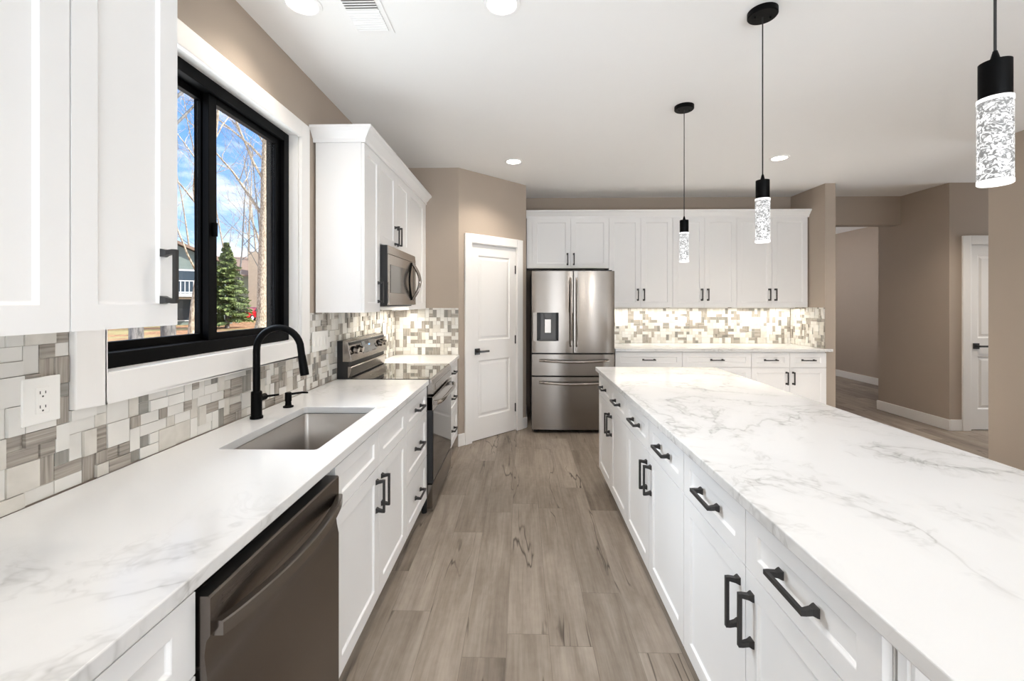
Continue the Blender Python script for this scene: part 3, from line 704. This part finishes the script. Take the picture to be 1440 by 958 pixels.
# ------------------------------------------------------------------ microwave (faces +x)
mw = thing('microwave', 'stainless over the range microwave with curved handle', 'microwave', (-0.900, 2.920, 0), R90)
MW = 0.742; MZ0, MZ1 = 1.410, 1.824
MB().box(0.002, MW - 0.002, 0.010, 0.355, MZ0 + 0.004, MZ1).build('microwave_case', 'blackplastic', mw, bev=0.002)
md = MB().box(0, MW, -0.002, 0.010, MZ0 + 0.006, MZ1 - 0.062).build('door', 'steelh', mw, bev=0.003)
MB().box(0.030, 0.515, -0.0045, 0.0, MZ0 + 0.090, MZ1 - 0.130).build('door_window', 'micglass', md, bev=0.002)
MB().box(0.655, MW - 0.012, -0.004, 0.0, MZ0 + 0.090, MZ1 - 0.100).build('keypad', 'micglass', md, bev=0.002)
MB().prism([(-0.002, MZ1 - 0.060), (0.004, MZ1 - 0.001), (0.010, MZ1 - 0.001), (0.010, MZ1 - 0.060)], 0, MW, 'x').build('vent_band', 'steelh', mw, bev=0.002)
pts = []
for k in range(21):
    t_ = k / 20.0; pts.append((0.615, -0.006 - 0.062 * math.sin(PI * t_), MZ0 + 0.045 + t_ * 0.30))
MB().tube(pts, 0.0125, 12, flat=1.5, ref=(0, 1, 0)).build('curved_handle', 'steelh', md, smooth=40)
pts = [(0.548, p[1] * 0.35, p[2]) for p in pts]
MB().tube([(0.60 - 0.075 * math.sin(PI * k / 20.0), -0.004, MZ0 + 0.048 + 0.294 * k / 20.0) for k in range(21)], 0.008, 10).build('handle_trim', 'black', md, smooth=40)
MB().box(0.02, MW - 0.02, 0.03, 0.34, MZ0 - 0.004, MZ0 + 0.004).build('bottom_grille', 'steeldark', mw)

# ------------------------------------------------------------------ refrigerator (faces -y)
fr = thing('refrigerator', 'stainless french door refrigerator with water dispenser', 'refrigerator', (0.106, 4.765, 0))
FWD = 0.906
MB().box(-0.004 + 0.006, FWD - 0.002, 0.085, 0.80, 0.030, 1.765).build('fridge_body', 'steeldark', fr, bev=0.003)
def arcp(x0, x1, n=10, bow=0.016, full=FWD):
    pts = []
    for k in range(n + 1):
        x = x0 + (x1 - x0) * k / n; t_ = (x / full) * 2 - 1
        pts.append((x, bow * t_ * t_ * 0.6))
    return pts
def fdoor(name, x0, x1, z0, z1, hole=None):
    m = MB(); T = 0.075
    def sec(a, b, za, zb, ra=True, rb=True):
        p = arcp(a, b)
        if ra: p = [(a, p[0][1] + 0.010), (a + 0.003, p[0][1] + 0.003)] + [q for q in p if q[0] > a + 0.006]
        if rb: p = [q for q in p if q[0] < b - 0.006] + [(b - 0.003, p[-1][1] + 0.003), (b, p[-1][1] + 0.010)]
        m.prism(p + [(b, T), (a, T)], za, zb)
    if not hole: sec(x0, x1, z0, z1)
    else:
        a, b, c, d = hole
        sec(x0, x1, z0, c); sec(x0, x1, d, z1); sec(x0, a, c, d, True, False); sec(b, x1, c, d, False, True)
    return m.build(name, 'steel', fr, smooth=25)
HB = (0.058, 0.295, 1.012, 1.322)
dl = fdoor('french_door', 0.0, 0.4535, 0.882, 1.778, HB)
dr = fdoor('french_door', 0.4575, FWD, 0.882, 1.778)
f1 = fdoor('freezer_drawer', 0.0, FWD, 0.634, 0.866)
f2 = fdoor('freezer_drawer', 0.0, FWD, 0.042, 0.618)
m = MB(); a, b, c, d = HB
m.face([(a, 0.06, c), (b, 0.06, c), (b, 0.06, d), (a, 0.06, d)]); m.face([(a, 0.004, c), (b, 0.004, c), (b, 0.06, c), (a, 0.06, c)]); m.face([(a, 0.004, d), (a, 0.06, d), (b, 0.06, d), (b, 0.004, d)])
m.face([(a, 0.004, c), (a, 0.06, c), (a, 0.06, d), (a, 0.004, d)]); m.face([(b, 0.004, c), (b, 0.004, d), (b, 0.06, d), (b, 0.06, c)])
dis = m.build('dispenser_recess', 'blackplastic', dl, recalc=False)
MB().box(a + 0.040, b - 0.028, 0.046, 0.058, c + 0.006, d - 0.004).build('dispenser_panel', 'grey', dis, bev=0.003)
MB().prism([(a + 0.075, d - 0.002), (a + 0.165, d - 0.002), (a + 0.160, d - 0.040), (a + 0.140, d - 0.062), (a + 0.100, d - 0.062), (a + 0.080, d - 0.040)], 0.008, 0.05, 'y').build('dispenser_nozzle', 'grey', dis, bev=0.003)
MB().box(a + 0.084, a + 0.158, 0.030, 0.046, d - 0.225, d - 0.070).build('dispenser_paddle', 'steel', dis, bev=0.004)
MB().box(a + 0.02, b - 0.02, 0.012, 0.055, c + 0.001, c + 0.010).build('drip_tray', 'steeldark', dis)
for par, x in ((dl, 0.424), (dr, 0.490)):
    pts = [(x, -0.004 - 0.050 * math.sin(PI * k / 24.0) ** 0.45, 0.955 + 0.745 * k / 24.0) for k in range(25)]
    MB().tube(pts, 0.0125, 12, flat=0.8).build('door_handle', 'steelh', par, smooth=40)
for par, z in ((f1, 0.800), (f2, 0.560)):
    pts = [(0.088 + 0.750 * k / 24.0, -0.002 - 0.052 * math.sin(PI * k / 24.0) ** 0.45, z - 0.010 * math.sin(PI * k / 24.0)) for k in range(25)]
    MB().tube(pts, 0.014, 12, flat=0.85, ref=(0, 0, 1)).build('drawer_handle', 'steelh', par, smooth=40)
MB().box(0.02, FWD - 0.02, 0.05, 0.30, 1.765, 1.792).build('hinge_cover', 'steeldark', fr, bev=0.004)
for x in (0.05, FWD - 0.05): MB().cyl((x, 0.09, 0.0), (x, 0.09, 0.032), 0.024, seg=16).build('foot', 'rubber', fr)

# ------------------------------------------------------------------ outlets and switches
def outlet(label, loc, rotz, wd=0.09, ht=0.121, gang='outlet', n=1, group='white wall plates'):
    r = thing('outlet_plate' if gang == 'outlet' else 'switch_plate', label, 'outlet' if gang == 'outlet' else 'light switch', loc, rotz, group)
    MB().box(-wd / 2, wd / 2, -0.006, 0, -ht / 2, ht / 2).build('cover_plate', 'plate', r, bev=0.002)
    for k in range(n):
        cx_ = (k - (n - 1) / 2) * 0.046
        if gang == 'outlet':
            o = MB().box(cx_ - 0.0165, cx_ + 0.0165, -0.0078, -0.006, -0.034, 0.034).build('receptacle', 'plate', r, bev=0.001)
            m = MB()
            for zz in (0.0185, -0.0185):
                m.box(cx_ - 0.0075, cx_ - 0.0055, -0.0082, -0.0077, zz - 0.002, zz + 0.006).box(cx_ + 0.0055, cx_ + 0.0075, -0.0082, -0.0077, zz - 0.002, zz + 0.005).box(cx_ - 0.002, cx_ + 0.002, -0.0082, -0.0077, zz - 0.0105, zz - 0.0065)
            m.build('socket_slot', 'slot', o)
        else: MB().prism([(-0.0105, -0.033), (-0.0065, 0.033), (-0.005, 0.033), (-0.005, -0.033)], cx_ - 0.0165, cx_ + 0.0165, 'x').build('rocker', 'plate', r, bev=0.001)
    return r
TF = 0.0118
outlet('white duplex outlet plate beside the window casing under the cropped cabinet', (XW + TF, 1.108, 1.179), R90)
outlet('wide white four gang switch plate between window and range', (XW + TF, 2.681, 1.195), R90, 0.208, 0.122, 'switch', 4)
outlet('white outlet plate on the tiles at the range backguard end', (XW + TF, 3.94, 1.188), R90, 0.085)
outlet('white outlet plate on the lit tiles hard beside the fridge', (1.232, YB - TF, 1.195), 0, 0.085, 0.128)
outlet('white outlet plate on the lit tiles below the middle cabinet', (2.030, YB - TF, 1.195), 0, 0.098, 0.128)
outlet('white outlet plate on the lit tiles nearer the partition', (2.845, YB - TF, 1.195), 0, 0.098, 0.128)

# ------------------------------------------------------------------ ceiling fittings
def downlight(label, x, y, power):
    r = thing('recessed_light', label, 'ceiling light', (x, y, ZC), 0, 'recessed ceiling lights')
    MB().lathe([(0.085, 0.0), (0.083, -0.005), (0.068, -0.007), (0.063, -0.003)], cap=False).build('trim_ring', 'ceiling', r, smooth=40)
    MB().lathe([(0.066, -0.0005), (0.064, -0.0045)]).build('lens', 'lens', r)
    spot('downlight_beam', (x, y, ZC - 0.012), power)
downlight('round recessed light in the ceiling over the sink counter', -0.985, 1.930, 11)
downlight('round recessed light in the ceiling over the aisle beyond the vent', -0.090, 1.950, 17)
downlight('small round recessed light in the ceiling before the pantry door', -0.080, 4.134, 31)
downlight('small round recessed light in the ceiling before the back cabinets, by the second pendant', 2.385, 4.088, 22)
for x, y, p in ((2.385, 1.95, 5), (-0.09, -0.25, 15), (2.385, -0.25, 5), (-0.985, -0.1, 5)): spot('downlight_beam', (x, y, ZC - 0.012), p)
for x, y, p in ((5.9, 4.2, 16), (4.3, 4.1, 38)): spot('downlight_beam', (x, y, ZC - 0.012), p)  # spots without fittings, added to brighten the hall
fl = bpy.data.lights.new('far_room_fill', 'POINT'); fl.energy = 19; fl.color = (0.97, 0.97, 1.0); fl.shadow_soft_size = 0.12  # unseen point fill, added to brighten the room past the opening
fo = bpy.data.objects.new('far_room_fill', fl); C.objects.link(fo); fo.location = (4.45, 8.3, 1.9)
vt = thing('ceiling_vent', 'white rectangular louvred air register in the ceiling', 'vent', (-0.727, 1.962, ZC))
MB().box(-0.098, 0.098, -0.185, 0.185, -0.005, 0).build('vent_frame', 'ceiling', vt, bev=0.002)
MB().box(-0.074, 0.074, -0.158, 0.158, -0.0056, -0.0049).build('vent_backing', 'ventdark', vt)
for k in range(19):
    y = -0.150 + k * 0.0166; sg = -1 if y < 0 else 1
    MB().prism([(y - 0.0035 * sg - 0.0035, -0.0056), (y - 0.0035 * sg + 0.0035, -0.0056), (y + 0.005 * sg + 0.003, -0.0125), (y + 0.005 * sg - 0.0045, -0.0125)], -0.074, 0.074, 'x').build('louvre', 'ceiling', vt)
def pendant(label, x, y):
    r = thing('pendant_light', label, 'pendant light', (x, y, ZC), 0, 'island pendants')
    MB().lathe([(0.0635, 0), (0.0635, -0.022), (0.060, -0.026)], seg=40).build('canopy', 'black', r, smooth=40)
    m = MB()
    for sx in (-1, 1): m.cyl((sx * 0.035, 0, -0.026), (sx * 0.035, 0, -0.034), 0.004, seg=10)
    m.build('canopy_screw', 'black', r)
    MB().cyl((0, 0, -0.026), (0, 0, -0.755), 0.0028, seg=10).build('cord', 'pull', r)
    MB().lathe([(0.004, -0.752), (0.009, -0.772), (0.009, -0.778), (0.0285, -0.779), (0.0285, -0.862), (0.027, -0.864)], seg=36).build('socket_cap', 'black', r, smooth=40)
    g = MB().lathe([(0.030, -0.864), (0.0305, -0.868), (0.0305, -1.058), (0.030, -1.062)], seg=40).build('bubble_glass', 'bubble', r, smooth=50)
    MB().lathe([(0.0312, -0.8635), (0.0312, -0.872), (0.0302, -0.872), (0.0302, -0.8635)], seg=40).build('glass_rim', 'bubblerim', g)
    MB().lathe([(0.0312, -1.055), (0.0312, -1.063), (0.029, -1.065)], seg=40).build('glass_rim', 'bubblerim', g)
    d = bpy.data.lights.new('pendant_glow', 'POINT'); d.energy = 2; d.color = (1.0, 0.97, 0.94); d.shadow_soft_size = 0.03
    o = bpy.data.objects.new('pendant_glow', d); C.objects.link(o); o.location = (x, y, ZC - 1.13)
pendant('black pendant with bubble glass over the fridge end of the island', 1.108, 3.00)
pendant('middle black pendant with bubble glass over the island', 1.108, 2.03)
pendant('large looking black pendant with bubble glass over the camera end of the island, canopy cropped', 1.108, 1.045)

# under cabinet strip lights
def strip(label, x0, x1, y0, y1, z, power, col=(1.0, 0.93, 0.80), along='x'):
    r = tag(MB().box(x0, x1, y0, y1, z - 0.012, z - 0.0005).build('under_cabinet_light', 'plate', bev=0.002), label, 'strip light', 'under cabinet strip lights')
    area('strip_glow', ((x0 + x1) / 2, (y0 + y1) / 2, z - 0.016), (0, 0, 0), x1 - x0, y1 - y0, power, col)
strip('slim white strip light under the cabinet next to the fridge', 1.10, 1.78, 5.43, 5.46, 1.376, 1.35)
strip('slim white strip light under the middle back cabinet', 1.83, 2.54, 5.43, 5.46, 1.376, 1.35)
strip('slim white strip light under the back cabinet by the partition', 2.60, 3.36, 5.43, 5.46, 1.376, 1.7)
area('microwave_task_light', (-1.02, 3.45, MZ0 - 0.008), (0, 0, 0), 0.10, 0.3, 1.3, (1.0, 0.92, 0.78))

strip('slim white strip light under the single door cabinet past the microwave', -1.12, -1.09, 3.72, 4.22, U0, 1.2)
# ------------------------------------------------------------------ outside
GZ = -0.45
def groundmat():
    m = bpy.data.materials.new('leaf_litter_ground'); m.use_nodes = True; t = m.node_tree; p = t.nodes['Principled BSDF']; p.inputs['Roughness'].default_value = 0.95
    co = t.nodes.new('ShaderNodeTexCoord')
    a = t.nodes.new('ShaderNodeTexVoronoi'); a.inputs['Scale'].default_value = 5.0; lnk(t, co.outputs['Object'], a.inputs[0])
    r = t.nodes.new('ShaderNodeValToRGB'); el = r.color_ramp.elements
    el[0].position = 0; el[0].color = (0.17, 0.09, 0.045, 1); el[1].position = 1; el[1].color = (0.62, 0.36, 0.19, 1); k = el.new(0.5); k.color = (0.40, 0.20, 0.10, 1)
    sx = t.nodes.new('ShaderNodeSeparateColor'); lnk(t, a.outputs['Color'], sx.inputs[0]); lnk(t, sx.outputs[0], r.inputs[0])
    n = t.nodes.new('ShaderNodeTexNoise'); n.inputs['Scale'].default_value = 0.22; n.inputs['Detail'].default_value = 4; lnk(t, co.outputs['Object'], n.inputs[0])
    r2 = t.nodes.new('ShaderNodeValToRGB'); r2.color_ramp.elements[0].position = 0.48; r2.color_ramp.elements[1].position = 0.6
    lnk(t, n.outputs[0], r2.inputs[0])
    x = t.nodes.new('ShaderNodeMixRGB'); x.inputs[2].default_value = (0.40, 0.33, 0.15, 1); lnk(t, r2.outputs[0], x.inputs[0]); lnk(t, r.outputs[0], x.inputs[1]); lnk(t, x.outputs[0], p.inputs['Base Color'])
    return m
M['ground'] = groundmat()
M['asphalt'] = mat('pale_asphalt', (0.30, 0.30, 0.31), 0.9, vary=0.12, vscale=3)
def barkmat(name, c0, c1):
    m = bpy.data.materials.new(name); m.use_nodes = True; t = m.node_tree; p = t.nodes['Principled BSDF']; p.inputs['Roughness'].default_value = 0.9
    co = t.nodes.new('ShaderNodeTexCoord'); mpn = t.nodes.new('ShaderNodeMapping'); mpn.inputs['Scale'].default_value = (14, 14, 4); lnk(t, co.outputs['Object'], mpn.inputs[0])
    n = t.nodes.new('ShaderNodeTexNoise'); n.inputs['Scale'].default_value = 1.5; n.inputs['Detail'].default_value = 5; lnk(t, mpn.outputs[0], n.inputs[0])
    r = t.nodes.new('ShaderNodeValToRGB'); r.color_ramp.elements[0].position = 0.38; r.color_ramp.elements[1].position = 0.62
    r.color_ramp.elements[0].color = (*c0, 1); r.color_ramp.elements[1].color = (*c1, 1); lnk(t, n.outputs[0], r.inputs[0]); lnk(t, r.outputs[0], p.inputs['Base Color'])
    return m
M['bark'] = barkmat('pale_mottled_bark', (0.26, 0.20, 0.14), (0.66, 0.58, 0.46))
M['barkdark'] = barkmat('grey_bark', (0.10, 0.10, 0.10), (0.24, 0.23, 0.22))
M['needle'] = mat('evergreen_needles', (0.19, 0.245, 0.085), 0.8, vary=0.5, vscale=3)
M['sidinggreen'] = mat('pale_green_siding', (0.42, 0.47, 0.32), 0.8, vary=0.05)
M['sidinggrey'] = mat('grey_green_siding', (0.22, 0.27, 0.25), 0.8, vary=0.05)
M['roofing'] = mat('brown_shingles', (0.30, 0.21, 0.16), 0.9, vary=0.2, vscale=2)
M['housetrim'] = mat('white_house_trim', (0.75, 0.77, 0.80), 0.6)
M['brick'] = mat('tan_chimney_siding', (0.55, 0.45, 0.34), 0.9, vary=0.12, vscale=3)
M['houseglass'] = mat('dark_house_window', (0.05, 0.07, 0.09), 0.1)
M['carred'] = mat('red_car_paint', (0.50, 0.02, 0.03), 0.2, coat=0.8)
M['tyre'] = mat('tyre_rubber', (0.015, 0.015, 0.015), 0.8)
struct(MB().box(-140, -1.6, -60, 160, GZ - 0.2, GZ).build('ground', 'ground'), 'yard covered in fallen brown leaves')
struct(MB().prism([(-3.5, 2.0), (-9.5, 4.0), (-11.0, 9.0), (-13.5, 12.3), (-30, 20), (-31, 17), (-16, 9.5), (-13, 5.0), (-12, 0), (-3.5, -2)], GZ, GZ + 0.015).build('driveway', 'asphalt'), 'pale grey driveway outside the window')
def tree(label, x, y, h, r, seed, bark='bark', lean=(0, 0), fork=None, depth=3, nb=9, start=0.3, group=None):
    rg = random.Random(seed); m = MB()
    def limb(p, d, L, r0, lev):
        n = 7 if lev == 0 else 5; pts = [Vector(p)]; dd = Vector(d).normalized(); rs = [r0]
        wob = 0.05 if lev == 0 else 0.22
        for k in range(n):
            dd = (dd + Vector((rg.uniform(-1, 1), rg.uniform(-1, 1), rg.uniform(-0.3, 0.8))) * wob).normalized()
            pts.append(pts[-1] + dd * L / n); rs.append(max(0.006, r0 * (1 - 0.82 * (k + 1) / n)))
        m.tube(pts, rs, (9, 5, 3, 3)[min(lev, 3)])
        if lev >= depth: return
        cnt = nb if lev == 0 else rg.randint(4, 6)
        for k in range(cnt):
            t_ = (start + (0.97 - start) * (k + rg.random() * 0.6) / cnt) if lev == 0 else rg.uniform(0.25, 0.95)
            f = t_ * n; i = min(int(f), n - 1); q = pts[i].lerp(pts[i + 1], f - i); rr = rs[i] + (rs[i + 1] - rs[i]) * (f - i)
            ax = (pts[i + 1] - pts[i]).normalized(); a = rg.uniform(0, 2 * PI)
            side = Vector((math.cos(a), math.sin(a), 0)); side = (side - ax * side.dot(ax)).normalized()
            nd = (ax * rg.uniform(0.5, 1.1) + side * rg.uniform(0.7, 1.0) + Vector((0, 0, 0.15))).normalized()
            limb(q, nd, L * (0.42 if lev == 0 else 0.5) * rg.uniform(0.7, 1.15) * (1.15 - 0.5 * t_), max(0.008, min(rr * 0.5, r0 * 0.34)), lev + 1)
    rt = MB()
    limb((0, 0, -0.1), (lean[0], lean[1], 1), h, r, 0)
    if fork: limb((0, 0, h * fork[0]), (fork[1], fork[2], 1), h * 0.85, r * 0.75, 0)
    m.loft([[(q * math.cos(2 * PI * k / 10), q * math.sin(2 * PI * k / 10), z) for k in range(10)] for q, z in ((r * 1.7, -0.05), (r * 1.25, 0.2), (r * 0.95, 0.7))])
    o = m.build('bare_tree', bark, None, (x, y, GZ), smooth=60)
    return tag(o, label, 'tree', group or 'bare trees outside the window')
tree('slim pale bare tree seen in the first window pane', -11.5, 14.75, 13, 0.105, 5, lean=(0.05, 0.02), nb=10, start=0.22)
tree('stout pale bare tree forking low in the second window pane', -17.95, 29.6, 20, 0.33, 9, lean=(0.02, 0.0), fork=(0.12, 0.10, 0.10), nb=13, start=0.2, depth=3)
tree('grey tree trunk by the driveway, lower corner of the window', -8.05, 8.9, 12, 0.14, 14, 'barkdark', lean=(0.02, 0.0), nb=8, start=0.35)
tree('dark grey tree trunk beside the wall cabinet edge, low in the window', -8.05, 9.75, 13, 0.16, 18, 'barkdark', nb=8, start=0.35)
for k, (x, y, h, r) in enumerate(((-26.5, 44.0, 19, 0.15), (-33, 52, 21, 0.17), (-37, 60, 22, 0.18), (-20.5, 37.5, 17, 0.10), (-44, 58, 22, 0.18), (-30.6, 45.5, 19, 0.12), (-26.3, 39.6, 16, 0.10))):
    tree('thin bare tree among the houses beyond the window', x, y, h, r, 40 + k, 'bark' if k % 3 else 'barkdark', nb=8, start=0.25, depth=3, lean=(rnd.uniform(-.05, .05), rnd.uniform(-.05, .05)))
# evergreen
ev = thing('evergreen_tree', 'green conifer outside, low in the second window pane', 'tree', (-21.6, 31.4, GZ))
MB().tube([(0, 0, -0.1), (0.05, 0, 3), (0, 0.05, 6.3)], [0.16, 0.10, 0.02], 8).build('trunk', 'barkdark', ev, smooth=60)
m = MB(); rg = random.Random(3)
for lv in range(17):
    z = 0.5 + lv * 0.345; rad = 2.2 * (1 - (z - 0.2) / 6.15)
    for k in range(15):
        zz = z; z = zz + rg.uniform(-0.2, 0.2)
        a = rg.uniform(0, 2 * PI); L = rad * rg.uniform(0.7, 1.12); d = Vector((math.cos(a), math.sin(a), 0)); s_ = Vector((-d.y, d.x, 0))
        for q in range(6):
            t0 = 0.15 + 0.8 * q / 6; c0 = d * L * t0 + Vector((0, 0, z + 0.25 * t0 * L * 0.4 - 0.16 * t0 * t0 * L)); wv = (0.30 * (1.1 - t0) + 0.09) * min(1.0, 0.25 + rad)
            for sg in (-1, 1):
                tip = c0 + s_ * sg * wv + d * 0.28 * min(1.0, 0.3 + rad) + Vector((0, 0, rg.uniform(-0.14, 0.05)))
                m.face([c0 - d * 0.05, c0 + d * 0.16, tip + Vector((0, 0, -0.10))]); m.face([c0 + Vector((0, 0, 0.09)), c0 + d * 0.14 - Vector((0, 0, 0.12)), tip + Vector((0, 0, 0.04))])
        z = zz
m.build('foliage', 'needle', ev, recalc=False)
# houses
def facing(x, y): return math.atan2(-x, y)  # turns local -y towards the kitchen
def siding(m, x0, x1, y0, y1, z0, z1):
    m.box(x0, x1, y0, y1, z0, z1)
    k = z0
    while k < z1 - 0.15:
        m.prism([(y0 - 0.025, k), (y0, k), (y0, k + 0.16), (y0 - 0.004, k + 0.16)], x0, x1, 'x'); k += 0.17
hg = thing('house', 'pale green two storey house with tan chimney behind the red cars', 'house', (-28.0, 50.0, GZ), math.radians(22))
m = MB(); siding(m, -7, 7, 0, 8, 0, 5.1); m.build('wall', 'sidinggreen', hg)
m = MB().prism([(-0.6, 5.0), (4, 7.4), (8.6, 5.0), (8.6, 4.85), (4, 7.2), (-0.6, 4.85)], -7.5, 7.5, 'x'); m.build('roof', 'roofing', hg)
m = MB(); siding(m, -3.2, -2.2, -0.7, 0.0, 0, 7.6); m.build('chimney', 'brick', hg)
for x in (-5.6, 0.8, 3.6):
    for z in (1.2, 3.4):
        f_ = MB().box(x - 0.55, x + 0.55, -0.08, -0.03, z - 0.1, z + 1.3).build('window', 'housetrim', hg); MB().box(x - 0.45, x + 0.45, -0.10, -0.07, z, z + 1.2).build('pane', 'houseglass', f_)
hl = thing('house', 'grey green house with white balcony in the first window pane', 'house', (-30.5, 34.5, GZ), math.radians(40))
m = MB(); siding(m, -6, 6, 0, 8, 0, 5.0); m.prism([(-6, 5.0), (6, 5.0), (0, 7.6)], 0, 8, 'y'); m.build('wall', 'sidinggrey', hl)
m = MB().prism([(-6.6, 4.75), (0, 7.75), (6.6, 4.75), (6.6, 5.0), (0, 8.0), (-6.6, 5.0)], -0.5, 8.4, 'y'); m.build('roof', 'roofing', hl)
bl = MB().box(-4.5, 4.5, -2.0, 0, 2.35, 2.62)
for x in [-4.45 + 0.28 * k for k in range(33)]: bl.box(x - 0.03, x + 0.03, -2.0, -1.94, 2.62, 3.6)
bl.box(-4.5, 4.5, -2.03, -1.9, 3.6, 3.68)
for x in (-4.4, 0, 4.4): bl.box(x - 0.1, x + 0.1, -2.0, -1.8, 0, 5.0)
bl.build('balcony', 'housetrim', hl)
for x in (-3.4, -0.6, 2.6):
    for z in (0.3, 2.7):
        f_ = MB().box(x - 0.8, x + 0.8, -0.08, -0.03, z, z + 2.0).build('window', 'housetrim', hl); MB().box(x - 0.65, x + 0.65, -0.10, -0.07, z + 0.1, z + 1.85).build('pane', 'houseglass', f_)
# cars
def car(label, x, y, rz):
    r = thing('car', label, 'car', (x, y, GZ), rz, 'red cars parked by the green house')
    side = [(-2.2, 0.35), (-2.25, 0.75), (-2.1, 0.95), (-1.2, 1.02), (-0.55, 1.42), (0.75, 1.44), (1.5, 1.02), (2.15, 0.95), (2.2, 0.4)]
    m = MB(); m.loft([[(px, -0.86, pz) for px, pz in side], [(px * 1.0, -0.90, pz * 0.99) for px, pz in side], [(px, 0.90, pz * 0.99) for px, pz in side], [(px, 0.86, pz) for px, pz in side]])
    m.build('car_body', 'carred', r, bev=0.05)
    MB().prism([(-1.0, 1.03), (-0.5, 1.36), (0.7, 1.38), (1.3, 1.03)], -0.915, 0.915, 'y').build('side_window', 'houseglass', r)
    for px in (-1.35, 1.35):
        for py in (-0.80, 0.80):
            wh = MB().cyl((px, py - 0.1, 0.32), (px, py + 0.1, 0.32), 0.32, seg=20).build('wheel', 'tyre', r); MB().cyl((px, py - 0.115, 0.32), (px, py + 0.115, 0.32), 0.19, seg=14).build('hub_cap', 'housetrim', wh)
car('red car with its tail turned to the window, parked beside the conifer', -28.0, 44.6, math.radians(88))
car('second red car partly behind the stout tree trunk', -25.0, 47.0, math.radians(105))
